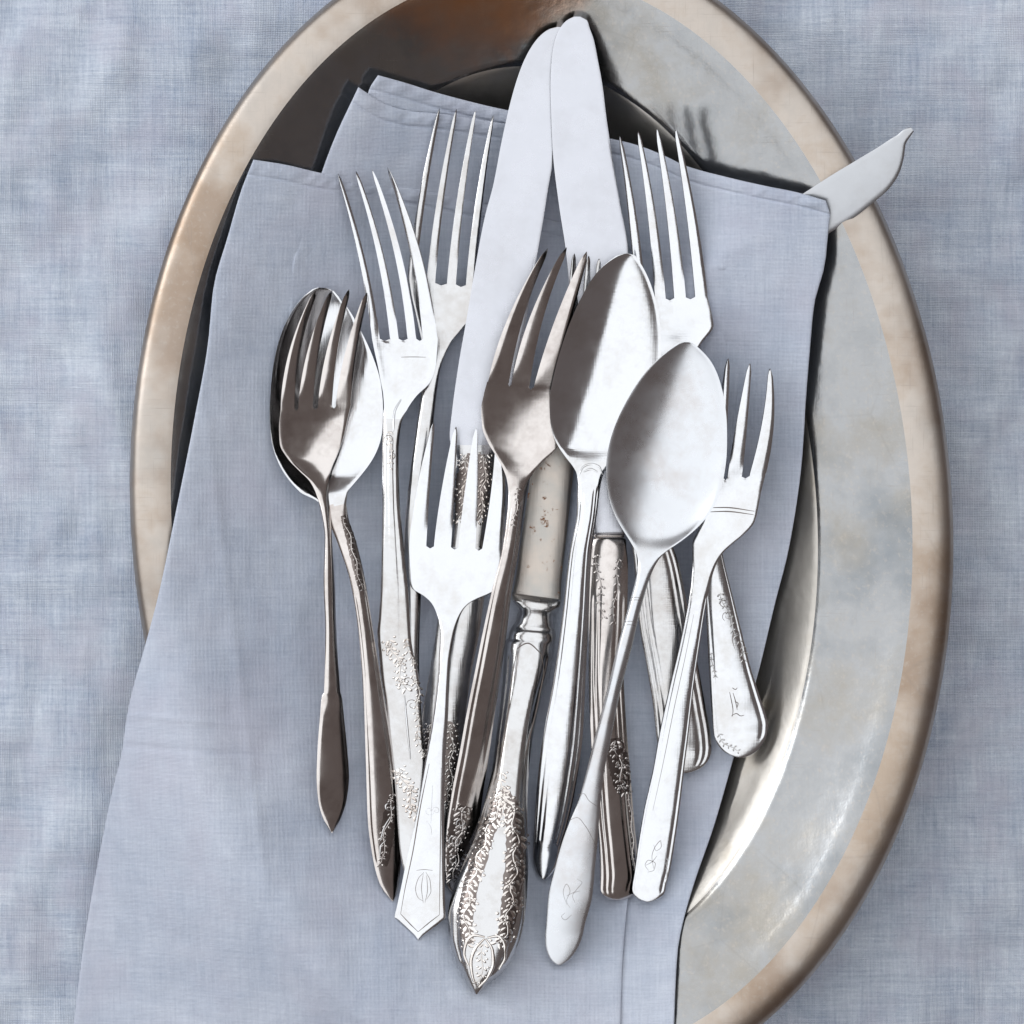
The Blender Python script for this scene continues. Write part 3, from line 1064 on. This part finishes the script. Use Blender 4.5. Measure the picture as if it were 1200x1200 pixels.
make_item("B", [
    (672, 19.5, 681, 19.5, 1.5, 0, 0), (664, 24, 688, 24, 1.5, .05, 0), (657, 32, 691, 33, 1.5, .1, 0), (651, 45, 696, 47, 1.5, .1, 0), (647, 65, 700, 67, 1.5, .1, 0), (645, 100, 706, 100, 1.5, .1, 0), (646, 140, 711, 140, 1.5, .1, 0),
    (648, 180, 717, 180, 1.5, .1, 0), (655, 240, 727, 240, 1.5, .1, 0), (663, 293, 736, 293, 1.5, .1, 0), (671, 380, 736, 380, 1.5, .1, 0), (680, 480, 735, 480, 1.5, .1, 0), (691, 590, 733, 590, 1.5, .1, 0),
    (695, 618, 732, 618, 1.5, .2, 0), (696, 626, 732, 626, 1.2, .3, 0), (696, 628, 732, 628, .4, .2, 0), (696, 630, 733, 630, 1.6, .8, 0), (694, 640, 734, 640, 2.0, 1.0, 0), (692, 665, 736, 665, 2.0, 1.0, .2), (690, 720, 735, 720, 2.0, 1.0, .3),
    (690, 790, 731, 790, 2.0, 1.0, .7), (692, 850, 734, 850, 2.0, 1.0, 1.4), (695, 900, 738, 900, 2.0, 1.0, 2.0), (699, 960, 743, 960, 2.0, 1.0, 2.3), (703, 1004, 748, 1004, 2.0, 1.0, 2.3), (704, 1028, 751, 1028, 2.0, .9, 2.2),
    (704, 1040, 748, 1038, 2.0, .8, 2.0)] + cap(704, 1040, 748, 1038, -1, 16, 1.9, .8, 2.0), thick=2.6, edge=.16, grooves=[(.45, .07, .3, 690, 1046), (.72, .07, .3, 700, 1046)])
settle("B", FIELD, (-70, 20, 37))
splat("B", FIELD)

# --- ribbed-handle fork, its head hidden behind the large spoon
make_item("N", [
    (668, 382, 722, 378, 3.0, -.8, 0), (672, 400, 726, 398, 2.2, -1.0, 0), (684, 425, 724, 425, 1.8, -.6, 0), (700, 450, 722, 450, 2.4, .3, 0), (716, 500, 736, 500, 4.0, .8, 0), (729, 560, 757, 560, 5.0, .9, 0),
    (738, 620, 778, 615, 5.0, .9, 0), (744, 665, 795, 660, 4.4, .9, 0), (749, 728, 808, 725, 3.4, .9, 0), (758, 780, 818, 780, 2.4, .9, 0), (766, 830, 827, 830, 1.6, .8, 0), (770, 866, 833, 866, 1.0, .7, 0),
    (772, 876, 833.5, 876, .8, .6, 0)] + cap(772, 876, 833.5, 876, 1, 30, .7, .6),
    tines=[(674, 382, 6, 673, 297, 1.5, -2), (690, 381, 5.5, 690, 300, 1.5, -2), (705, 380, 5.5, 702, 303, 1.5, -2), (717, 379, 5, 716, 306, 1.5, -2)],
    tine_z=(-.3, 3.0, 1), thick=1.7, grooves=[(.55, .06, .28, 560, 895), (.78, .06, .28, 560, 895)])
settle("N", FIELD)
splat("N", FIELD)

# --- brown-looking fork in front of the left spoon
make_item("Q", [
    (329, 480, 411, 475, 3.0, -1.0, 2.8), (327, 500, 407, 492, 2.2, -1.2, 2.8), (328, 520, 402, 514, 1.8, -1.2, 2.7), (337, 537, 395, 533, 2.0, -1.4, 2.0), (350, 551, 388, 550, 2.6, -.9, 1.5), (363, 564, 385, 563, 3.2, -.2, 1.0), (371, 580, 385, 578, 4.0, .4, .8),
    (376, 600, 387, 600, 4.9, .8, .7), (380, 632, 389, 632, 5.8, .9, .6), (379, 680, 392, 680, 6.4, .9, .8), (381, 740, 394, 740, 5.6, .9, .9), (380, 800, 398, 800, 4.2, .8, 1.1), (379.5, 812, 399, 812, 3.9, .8, 1.2), (377.5, 815, 400, 815, 3.8, .8, 1.2),
    (375, 840, 403, 840, 3.2, .8, 2.0), (372, 880, 407, 880, 2.2, .9, 2.4), (371, 910, 409, 910, 1.5, .9, 2.5), (373, 938, 406, 938, 1.0, .4, 2.1), (378, 957, 400, 957, .8, .4, 1.2), (384, 969, 394, 969, .7, .2, .6), (388, 976, 390, 976, .7, 0, 0)],
    tines=[(337, 478, 8, 371, 339, 2, -8), (358, 478, 8.5, 389, 340, 2, -6), (380.5, 477, 8, 409, 339, 2, -5), (402, 475, 8.5, 430, 343, 2, -4)],
    tine_z=(-1.0, 5, 1.5), thick=1.6)
settle("Q", FIELD, roll=(-45, -15, 4))
splat("Q", FIELD)

# --- tall fork with the shell and scroll handle
make_item("L1", [
    (436, 397, 513, 397, 3.4, -1.3, .3), (439, 412, 512, 412, 2.6, -1.6, .3), (443, 430, 510, 432, 2.0, -1.7, .2), (446, 447, 503, 449, 1.8, -1.5, 0), (449, 462, 488, 464, 2.0, -.9, 0), (450, 478, 477, 480, 2.6, -.2, 0),
    (449, 497, 470, 497, 3.4, .5, 0), (448, 530, 467, 530, 4.6, .8, 0), (448, 580, 468, 580, 5.6, .9, 0), (447, 640, 473, 640, 5.8, .9, 0), (446, 690, 478, 690, 5.0, .8, 0), (444, 722, 480, 722, 4.5, .8, 0), (442, 742, 481, 742, 4.2, .8, 0), (444, 765, 484, 765, 3.8, .8, 0),
    (447, 795, 491, 795, 3.3, .8, 0), (452, 825, 493, 825, 2.8, .8, 0), (457, 870, 497, 870, 2.1, .8, 0), (463, 920, 503, 920, 1.4, .7, 0), (466, 965, 506, 965, .8, .6, 0), (469, 1000, 502, 1000, .6, .5, 0), (474, 1022, 494, 1022, .5, .3, 0), (482, 1034, 486, 1034, .5, 0, 0)],
    tines=[(440.5, 396, 4.5, 396, 203, 1.5, 5), (462, 396, 5, 417, 200, 1.5, 6), (482.5, 397, 5, 436, 199, 1.5, 7), (504, 397, 8.5, 454, 196, 1.6, 8)],
    tine_z=(-1.0, 7, 2.5), thick=1.7, grooves=[(.38, .12, .18, 510, 752)])
settle("L1", FIELD, roll=(-14, 14, 9))
splat("L1", FIELD)

# --- large spoon in the middle with the threaded handle
make_item("E1", [
    (730, 297.5, 737, 297, 1.2, 0, 0), (722, 300, 745, 300, 1.25, 0, 0), (711, 307, 751, 309, 1.3, 0, 0), (699, 319, 758, 321, 1.4, 0, 0), (685, 341, 766, 343, 1.55, 0, 0), (673, 366, 772, 367, 1.7, 0, 0), (660, 400, 775, 400, 1.9, 0, 0),
    (650, 435, 774, 435, 2.1, 0, 0), (644, 470, 768, 470, 2.2, 0, 0), (645, 498, 757, 498, 2.3, 0, 0), (652, 520, 740, 520, 2.4, 0, 0), (662, 535, 724, 535, 2.8, 0, 0), (671, 546, 713, 546, 3.3, 0, 0), (676, 556, 707, 556, 3.8, .3, 0),
    (677, 568, 704, 568, 4.5, .6, 0), (676, 600, 700, 600, 6.0, .9, 0), (667, 650, 693, 650, 7.0, 1.0, 0), (659, 720, 690, 720, 6.4, 1.1, 0), (648, 800, 686, 800, 4.8, 1.1, 0), (637, 860, 683, 860, 3.4, 1.1, 0), (629, 925, 674, 925, 2.0, 1.1, 0),
    (626, 970, 664, 970, 1.2, 1.0, 0), (625, 990, 658, 990, .9, .9, 0)] + cap(625, 990, 658, 990, -4, 41, .7, .8), bowl=(290, 552, 5.6), thick=1.5, grooves=[(.5, .07, .2, 575, 985), (.75, .07, .2, 575, 990)])
settle("E1", FIELD, roll=(-24, 24, 9))
splat("E1", FIELD)

# --- wide salad fork with the pentagon handle end
make_item("M", [
    (479.5, 639, 588, 644, 3.2, -.5, 0), (479, 660, 591, 663, 2.5, -.6, 0), (480, 682, 591, 682, 1.9, -.6, 0), (483, 690, 586, 690, 1.7, -.6, 0), (491, 695, 574, 696, 1.6, -.5, 0), (499, 700, 561, 701, 1.6, -.4, 0), (506, 707, 550, 707, 1.8, -.2, 0), (511, 717, 542, 716, 2.2, .1, 0), (514, 728, 537, 728, 2.7, .4, 0), (515.5, 744, 533, 744, 3.4, .6, 0),
    (514, 775, 528, 775, 4.6, .6, 0), (507, 840, 525, 840, 5.0, .6, 0), (497, 900, 521.5, 900, 4.0, .5, 0), (487, 960, 520.5, 960, 2.5, .4, 0), (478, 1000, 520.5, 1000, 1.6, .35, 0), (470, 1040, 521, 1040, .8, .3, 0), (465, 1063, 521.5, 1063, .4, .3, 0),
    (462.5, 1075, 522, 1075, .3, .3, 0), (466, 1078.4, 518, 1079, .3, .3, 0), (469.4, 1081.8, 514, 1082.5, .3, .3, 0), (476.2, 1088.4, 506, 1089, .2, .3, 0), (483, 1095, 498, 1095.4, .2, .3, 0), (489.4, 1101.7, 490.8, 1101.7, .2, .3, 0)],
    tines=[(489.5, 638, 10, 508, 495, 1.6, -2), (518.5, 640, 10, 534.5, 500, 1.6, -1), (547, 642, 10, 558, 502, 1.6, 0), (576.5, 644, 11.5, 583.5, 504, 1.6, 4)],
    tine_z=(-.5, 4.5, 1.5), tine_dome=.11, thick=1.7, grooves=[])
settle("M", FIELD, roll=(-14, 14, 9))
splat("M", FIELD)

# --- brown three-tined fork rolled on its side in the middle
make_item("C", [
    (571, 447, 651, 458, 4.0, -1.0, 1.5), (567, 462, 652, 474, 3.2, -1.3, 1.5), (564, 480, 654, 500, 2.6, -1.5, 1.5), (565, 500, 655, 520, 2.4, -1.4, 1.4), (572, 519, 648, 530, 2.6, -1.2, 1.3), (580, 532, 636, 541, 3.0, -1.0, 1.5), (588, 546, 627, 551, 3.6, -.4, 1.2), (594, 562, 620, 564, 4.4, .3, 1.0),
    (596, 578, 617, 578, 5.2, .8, .8), (592, 620, 611, 620, 6.8, 1.0, .7), (587, 650, 607, 650, 7.2, 1.0, .7), (577, 690, 600, 690, 7.0, 1.0, .9), (566, 740, 594, 740, 6.0, 1.0, 1.2), (557, 785, 588, 785, 4.8, 1.0, 1.5), (547, 835, 580, 835, 3.4, 1.0, 1.7), (538, 885, 573, 885, 2.2, 1.0, 1.9),
    (529, 930, 566, 930, 1.4, .9, 2.0), (522, 975, 560, 975, .8, .8, 2.0), (520, 1010, 553, 1010, .5, .7, 1.8), (523, 1035, 545, 1035, .4, .4, 1.2), (531, 1048, 535, 1048, .4, 0, 0)],
    tines=[(583.5, 452, 12.3, 642, 291, 2, -8), (609.5, 455, 10.8, 664, 290, 2.2, -8), (638, 458, 13.5, 687.5, 295, 2.4, -3)],
    tine_z=(-.8, 3.2, 1.0), tine_dome=.14, thick=1.6, grooves=[(.62, .10, .25, 590, 960)])
settle("C", FIELD, roll=(-20, 20, 9))
splat("C", FIELD)
splat("D", FIELD)

# --- three-tined pastry fork on the right
make_item("T", [
    (832, 562, 897, 556, 3.0, -.2, 0), (829, 580, 892, 576, 2.4, -.3, 0), (827, 594, 889, 592, 2.1, -.3, 0), (824, 610, 884, 612, 1.8, -.4, 0), (817, 625, 872, 626, 1.6, -.4, 0), (812, 637, 860, 636, 1.7, -.2, 0), (812, 648, 849, 646, 2.0, 0, 0), (812, 660, 841, 658, 2.4, .2, 0), (811, 675, 835, 674, 3.0, .4, 0),
    (807, 705, 828, 705, 4.2, .5, 0), (797, 755, 820, 755, 4.8, .5, 0), (785, 805, 813, 805, 4.2, .5, 0), (773, 860, 807, 860, 3.0, .4, 0), (766, 900, 802, 900, 2.2, .4, 0), (755, 950, 796, 950, 1.4, .3, 0), (749, 985, 791, 985, .9, .3, 0), (744, 1020, 785, 1020, .5, .3, 0),
    (741, 1042, 780, 1040, .4, .25, 0)] + cap(741, 1042, 780, 1040, 0, 16, .35, .25),
    tines=[(840, 562, 8, 853.5, 420, 1.6, 0), (861, 559, 8.3, 879, 426, 1.6, 0), (888, 556, 9.3, 902.5, 432, 1.6, 5)],
    tine_z=(-.3, 3.5, 1.5), tine_dome=.11, thick=1.8, grooves=[(.80, .06, .3, 700, 1046)])
settle("T", FIELD, roll=(-10, 10, 5), mask=lambda x, y: x > 752)
splat("T", FIELD)

# --- satin spoon on the very top
make_item("E2", [
    (800, 401, 808, 401, 2.6, 0, 0), (793, 403, 814, 403.5, 2.6, 0, 0), (784, 409, 822, 410, 2.6, 0, 0), (772, 419, 831, 419, 2.6, 0, 0), (753, 440, 842, 441, 2.6, 0, 0), (736, 467, 849, 469, 2.55, 0, 0), (721, 498, 852, 500, 2.5, 0, 0), (713, 525, 852, 527, 2.45, 0, 0),
    (710, 553, 849, 555, 2.6, 0, 0), (713, 582, 842, 583, 2.4, 0, 0), (722, 608, 829, 606, 2.5, 0, 0), (733, 626, 814, 622, 2.8, 0, 0), (741, 638, 799, 634, 3.2, 0, 0), (746, 649, 783, 645, 3.7, 0, 0), (748, 660, 772, 656, 4.2, .3, 0), (746, 674, 764, 671, 4.8, .6, 0),
    (738, 705, 754, 702, 6.0, .8, 0), (723, 760, 740, 760, 6.4, .8, 0), (710, 815, 726, 815, 5.4, .8, 0), (697, 865, 716, 865, 4.2, .7, -.1), (687, 905, 708, 905, 3.2, .6, -.2), (678, 938, 704, 938, 2.5, .5, -.2), (668, 962, 702, 962, 2.0, .5, -.2), (658, 990, 700, 990, 1.5, .5, -.2),
    (650, 1020, 697, 1020, 1.0, .5, -.2), (643, 1050, 694, 1050, .7, .5, -.2), (640, 1085, 685, 1085, .4, .4, 0)] + cap(640, 1085, 685, 1085, -7, 46, .3, .4), bowl=(395, 655, 4.7), thick=1.6)
settle("E2", FIELD, roll=(-24, 24, 9), gap=0.0016)
splat("E2", FIELD)

for k, v in ITEMS.items():
    print(k, v.get('rest'), round(v['z'].min() * 1e3, 1), round(v['z'].max() * 1e3, 1))

# ------------------------------------------------------------------ meshes, parts and names
G_F, G_S, G_K = "silver forks piled on the napkin", "silver spoons piled on the napkin", "table knives piled on the napkin"
END = 1e6
build_item("J", "butter_knife", "small dull butter knife tucked under the napkin, hooked blade tip sticking out over the rim", "knife", G_K,
           [("blade", 372, M_PALE), ("handle", END, M_SILVER2)])
build_item("L2", "fork", "fork with slim pinkish handle, its head half covered by the left long knife blade", "fork", G_F, [("head", 450, M_SILVER2), ("handle", END, M_SILVER2)])
build_item("S", "spoon", "wide-bowled spoon at the far left with a brown fork lying in its bowl", "spoon", G_S, [("bowl", 592, M_SILVER), ("handle", END, M_DARK)])
build_item("R", "fork", "four-tined fork right of the knife blades, its ornate broad handle end nearest the tray wall", "fork", G_F, [("head", 440, M_SILVER), ("handle", END, M_SILVER)])
build_item("D", "knife", "hollow-handled knife with rust-flecked blade and chased flowers on its pointed handle", "knife", G_K,
           [("blade", 703, M_RUSTY), ("collar", 753, M_SILVER2), ("handle", END, M_SILVER2)])
build_item("A", "knife", "long table knife with the left of the two crossing blades, tip tucked under the other", "knife", G_K,
           [("blade", 520, M_BLADE), ("handle", END, M_SILVER2)])
build_item("B", "knife", "long table knife, right of the two crossing blades, with a dark square handle end", "knife", G_K,
           [("blade", 627, M_BLADE), ("handle", END, M_DARK)])
build_item("N", "fork", "fork with broad ribbed handle and rounded end, its head hidden behind the large middle spoon", "fork", G_F, [("head", 470, M_SILVER2), ("handle", END, M_SILVER2)])
build_item("Q", "fork", "brown tarnished fork at the far left with a plain leaf-shaped handle end", "fork", G_F, [("head", 580, M_DARK), ("handle", END, M_DARK)])
build_item("L1", "fork", "tall bright fork with scrollwork on its handle, tines just left of the long knife blades", "fork", G_F, [("head", 490, M_SILVER), ("handle", END, M_SILVER2)])
build_item("E1", "spoon", "large polished spoon in the middle with a threaded, pointed handle", "spoon", G_S, [("bowl", 562, M_SILVER), ("handle", END, M_SILVER)])
build_item("M", "fork", "broad bright salad fork with a pentagon-shaped handle end at lower left", "fork", G_F, [("head", 735, M_SILVER), ("handle", END, M_SILVER)])
build_item("C", "fork", "brown three-tined fork rolled on its side in the middle, handle passing under the flowered knife", "fork", G_F, [("head", 570, M_DARK), ("handle", END, M_DARK)])
build_item("T", "fork", "bright pastry fork with broad flat tines at the right edge of the pile", "fork", G_F, [("head", 655, M_SILVER), ("handle", END, M_SILVER)])
build_item("E2", "spoon", "satin grey spoon on top of the pile with a leaf-shaped handle end", "spoon", G_S, [("bowl", 662, M_SATIN), ("handle", END, M_SATIN)])


# ------------------------------------------------------------------ chased ornament and engraving
rr = random.Random(11)


def spray(path, width, n, size=(4.5, 9.0), h=(0.16, 0.34)):
    """petals and leaves strewn along a path, px"""
    p = curve(path, 80)
    out = []
    for i in range(n):
        k = rr.randrange(79)
        t = p[k + 1] - p[k]
        a0 = math.atan2(t[1], t[0])
        o = (rr.random() - 0.5) * width
        x, y = p[k][0] - math.sin(a0) * o, p[k][1] + math.cos(a0) * o
        l = rr.uniform(*size)
        out.append((x, y, l, l * rr.uniform(0.4, 0.7), rr.uniform(*h), rr.uniform(0, 6.28)))
    return out


def flower(x, y, r, h=0.42):
    r = r * 1.15
    out = [(x, y, r * 0.7, r * 0.7, h, 0)]
    a0 = rr.uniform(0, 6)
    for k in range(5):
        a = a0 + k * 1.2566
        out.append((x + r * 0.72 * math.cos(a), y + r * 0.72 * math.sin(a), r * 0.85, r * 0.6, h * 0.75, a))
    return out


def scroll(x, y, r, a0, turn, n=14):
    """a little spiral, px"""
    return [(x + r * (1 - 0.75 * k / n) * math.cos(a0 + turn * k / n), y + r * (1 - 0.75 * k / n) * math.sin(a0 + turn * k / n)) for k in range(n + 1)]


def vine(key, path, width, mat=None, step=7.0, buds=True):
    """a chased spray: wavy stem, paired leaves, a flower every few leaves"""
    p0 = np.array(path, float)
    L = np.hypot(*np.diff(p0, axis=0).T).sum()
    n = max(4, int(L / step))
    p = curve(path, n + 1)
    stem, bl = [], []
    for i in range(n + 1):
        t = p[min(i + 1, n)] - p[max(i - 1, 0)]
        a0 = math.atan2(t[1], t[0])
        k = math.sin(i * 1.25) * width * 0.16
        x, y = p[i][0] - math.sin(a0) * k, p[i][1] + math.cos(a0) * k
        stem.append((x, y))
        for sg in (-1, 1):
            ln = width * rr.uniform(0.40, 0.52)
            an = a0 + sg * rr.uniform(0.7, 1.0)
            bl.append((x + math.cos(an) * ln * 0.62, y + math.sin(an) * ln * 0.62, ln, ln * 0.46, 0.20, an))
            if width > 13:
                an2 = a0 + sg * rr.uniform(1.3, 1.7)
                bl.append((x + math.cos(an2) * ln * 0.95, y + math.sin(an2) * ln * 0.95, ln * 0.5, ln * 0.4, 0.2, an2))
        if buds and i % 3 == 1:
            bl += flower(x, y, width * 0.22, 0.34)
    relief(key, bl, "leaf_relief", mat)
    strokes(key, [stem], "stem_relief", max(1.4, width * 0.12), mat or M_RELIEF, 0.22)


# flowered hollow handle
lb = [(588, 930), (580, 955), (570, 978), (559, 1012), (550, 1045), (546, 1080), (550, 1106)]
rb = [(588, 925), (600, 950), (605, 985), (603, 1020), (598, 1060), (591, 1095), (586, 1106)]
ground("D", lb, 20)
ground("D", rb, 24)
vine("D", lb, 19)
vine("D", rb, 22)
vine("D", [(588, 905), (590, 930), (591, 960)], 14, buds=False)
strokes("D", [[(568, 1098), (556, 1096), (547, 1104), (544, 1118), (549, 1132)], [(571, 1099), (583, 1097), (591, 1106), (592, 1120), (585, 1136)],
              [(568, 1100), (557, 1112), (552, 1128), (554, 1145), (559, 1156)], [(569, 1100), (577, 1114), (578, 1128), (571, 1146), (561, 1157)]],
        "scroll_relief", 4.6, M_RELIEF, 0.6)
vine("D", [(567, 1106), (565, 1130), (560, 1150)], 14, step=8, buds=False)
strokes("D", [[(606, 760), (601, 790), (595, 840), (589, 880), (578, 920)], [(634, 766), (637, 785), (632, 815), (624, 850), (614, 890)], [(606, 760), (618, 754), (634, 766)]], "panel_line", 2.2, M_OXIDE, 0.12)

# scrollwork fork
vine("L1", [(456, 750), (466, 775), (474, 806)], 17)
vine("L1", [(476, 748), (484, 780), (490, 815), (489, 850), (495, 885)], 12)
vine("L1", [(468, 900), (478, 925), (487, 955)], 18)
vine("L1", [(457, 505), (458, 548)], 10, buds=False)
strokes("L1", [scroll(480, 800, 9, 0.5, 9), scroll(483, 826, 7, 3, 8), scroll(456, 515, 7, 1, 9), scroll(459, 535, 5, 4, 8), [(470, 418.5), (485, 418.2), (499, 418.6)]], "chased_line", 1.3, M_OXIDE, 0.10)
strokes("L1", [[(474, 815), (477, 850), (481, 890)], [(470, 468), (462, 485), (461, 505)]], "raised_rib", 3.0, M_SILVER, 0.35)

# far left spoon handle
ground("S", [(463, 930), (456, 960), (450, 1015)], 16)
ground("S", [(402, 604), (411, 632), (424, 692)], 11)
vine("S", [(402, 606), (410, 630), (417, 660), (424, 690)], 9, M_DARK, 6, False)
vine("S", [(462, 930), (456, 960), (450, 985), (448, 1012)], 13, M_DARK)
strokes("S", [[(457, 958), (450, 970), (446, 985)], [(452, 985), (446, 992), (445, 1006)], scroll(456, 945, 6, 0, 8)], "raised_scroll", 2.4, M_SILVER2, 0.3)

# right fork's broad ornate end
vine("R", [(844, 695), (854, 720), (864, 745), (873, 772)], 11, M_SILVER2)
vine("R", [(834, 765), (837, 792)], 7, M_SILVER2, 6)
vine("R", [(843, 860), (851, 873), (864, 880)], 9, M_SILVER2, 6, False)
strokes("R", [scroll(848, 706, 6, 0, 8), scroll(852, 722, 6, 2, 8), scroll(862, 744, 6, 4, 8), [(866, 745), (869, 765), (874, 785)], [(862, 735), (858, 748), (861, 760)]], "chased_line", 1.2, M_OXIDE, 0.10)
strokes("R", [[(855, 811), (857, 820), (859, 833), (858, 840)], [(859, 812), (862, 822), (864, 832)], [(858, 806), (862, 808), (864, 806)], [(861, 822), (865, 824), (864, 829)], [(857, 839), (863, 836), (868, 839), (872, 838)]], "monogram", 1.7, M_OXIDE, 0.08)

# right table knife handle
ground("B", [(721, 865), (726, 900), (731, 930)], 24)
vine("B", [(699, 650), (703, 690), (706, 722)], 13, M_DARK, 9, False)
vine("B", [(726, 655), (722, 695), (719, 728)], 13, M_DARK, 9, False)
vine("B", [(721, 868), (726, 895), (731, 928)], 17, M_DARK)
vine("B", [(737, 930), (741, 975), (743, 1018)], 6, M_DARK, 6, False)

# left table knife handle
ground("A", [(518, 845), (517, 890), (515, 940)], 46)
ground("A", [(558, 532), (554, 570), (550, 610)], 42)
vine("A", [(548, 532), (545, 570), (541, 610)], 17)
vine("A", [(570, 532), (566, 570), (562, 610)], 17)
vine("A", [(506, 848), (504, 890), (502, 945)], 16)
vine("A", [(530, 848), (529, 890), (526, 945)], 16)

# brown middle fork
ground("C", [(546, 945), (537, 985), (534, 1030)], 28)
vine("C", [(608, 572), (605, 595), (602, 614)], 9, M_DARK, 6, False)
vine("C", [(546, 945), (537, 985), (533, 1030)], 20, M_DARK)
strokes("C", [scroll(532, 985, 8, 0, 10), scroll(540, 965, 6, 2, 8), scroll(530, 1008, 6, 4, 8)], "raised_scroll", 1.8, M_SILVER2, 0.3)

# salad fork: border line and initial
strokes("M", [[(503, 895), (493, 945), (484, 998), (474, 1045), (469.5, 1071)], [(469.5, 1071), (479, 1081), (490, 1092)], [(490, 1092), (502, 1082), (515, 1072)], [(515, 1072), (515.5, 1030), (516, 985), (517, 900)]], "border_line", 2.0, M_OXIDE, 0.06)
strokes("M", [[(488, 1020), (497, 1019), (507, 1020)], [(497, 1022), (490, 1030), (487, 1042), (490, 1052), (496, 1056)], [(499, 1022), (504, 1032), (505, 1044), (500, 1054)], [(496, 1024), (494, 1040), (496, 1058)], [(500, 1026), (501, 1042), (498, 1058)]], "monogram", 1.2, M_OXIDE, 0.06)
strokes("M", [scroll(503, 950, 6, 0, 7), scroll(511, 950, 5, 3, 7), [(507, 920), (506, 940), (505, 965)], [(500, 962), (505, 970), (506, 978)]], "chased_line", 0.9, M_SATIN, 0.08)

# pastry fork: two engraved bars and script initial
strokes("T", [[(829, 595), (850, 594.5), (884, 599)], [(828, 600), (850, 599), (883, 603)]], "engraved_bar", 2.2, M_OXIDE, 0.06)
strokes("T", [[(760, 1020), (756, 1014), (760, 1008), (768, 1012), (766, 1020), (759, 1022)], [(766, 1018), (764, 1004), (768, 992), (774, 985), (775, 992), (769, 997), (766, 990)], [(757, 1014), (764, 1010), (770, 1003)]], "monogram", 1.1, M_OXIDE, 0.06)
strokes("T", [[(813, 720), (803, 770), (790, 830), (777, 895), (765, 950)]], "edge_line", 1.2, M_OXIDE, 0.05)
vine("T", [(783, 1006), (780, 1034)], 5, M_SILVER2, 5, False)

# satin spoon: rings, shoulder lines, script initial
strokes("E2", [[(738, 701), (746, 700), (754, 701)], [(737, 704), (745, 703), (753, 704)], [(731, 729), (739, 728), (747, 730)], [(730, 733), (738, 732), (746, 734)],
               [(677, 932), (684, 930), (690, 938), (700, 945)], [(666, 962), (676, 958), (686, 968), (697, 988)]], "engraved_line", 1.1, M_OXIDE, 0.06)
strokes("E2", [[(662, 1070), (658, 1074), (662, 1078), (670, 1072)], [(664, 1060), (660, 1045), (664, 1036), (668, 1044), (664, 1056), (668, 1064)], [(676, 1030), (682, 1034), (676, 1042), (671, 1050), (674, 1058)], [(664, 1050), (672, 1046), (680, 1044)]], "monogram", 1.0, M_OXIDE, 0.05)

# large spoon: drop at the neck
strokes("E1", [[(679, 556), (684, 547), (693, 544), (702, 547), (706, 556)], [(684, 553), (692, 550), (700, 553)]], "neck_drop", 3.0, M_SILVER, 0.3)
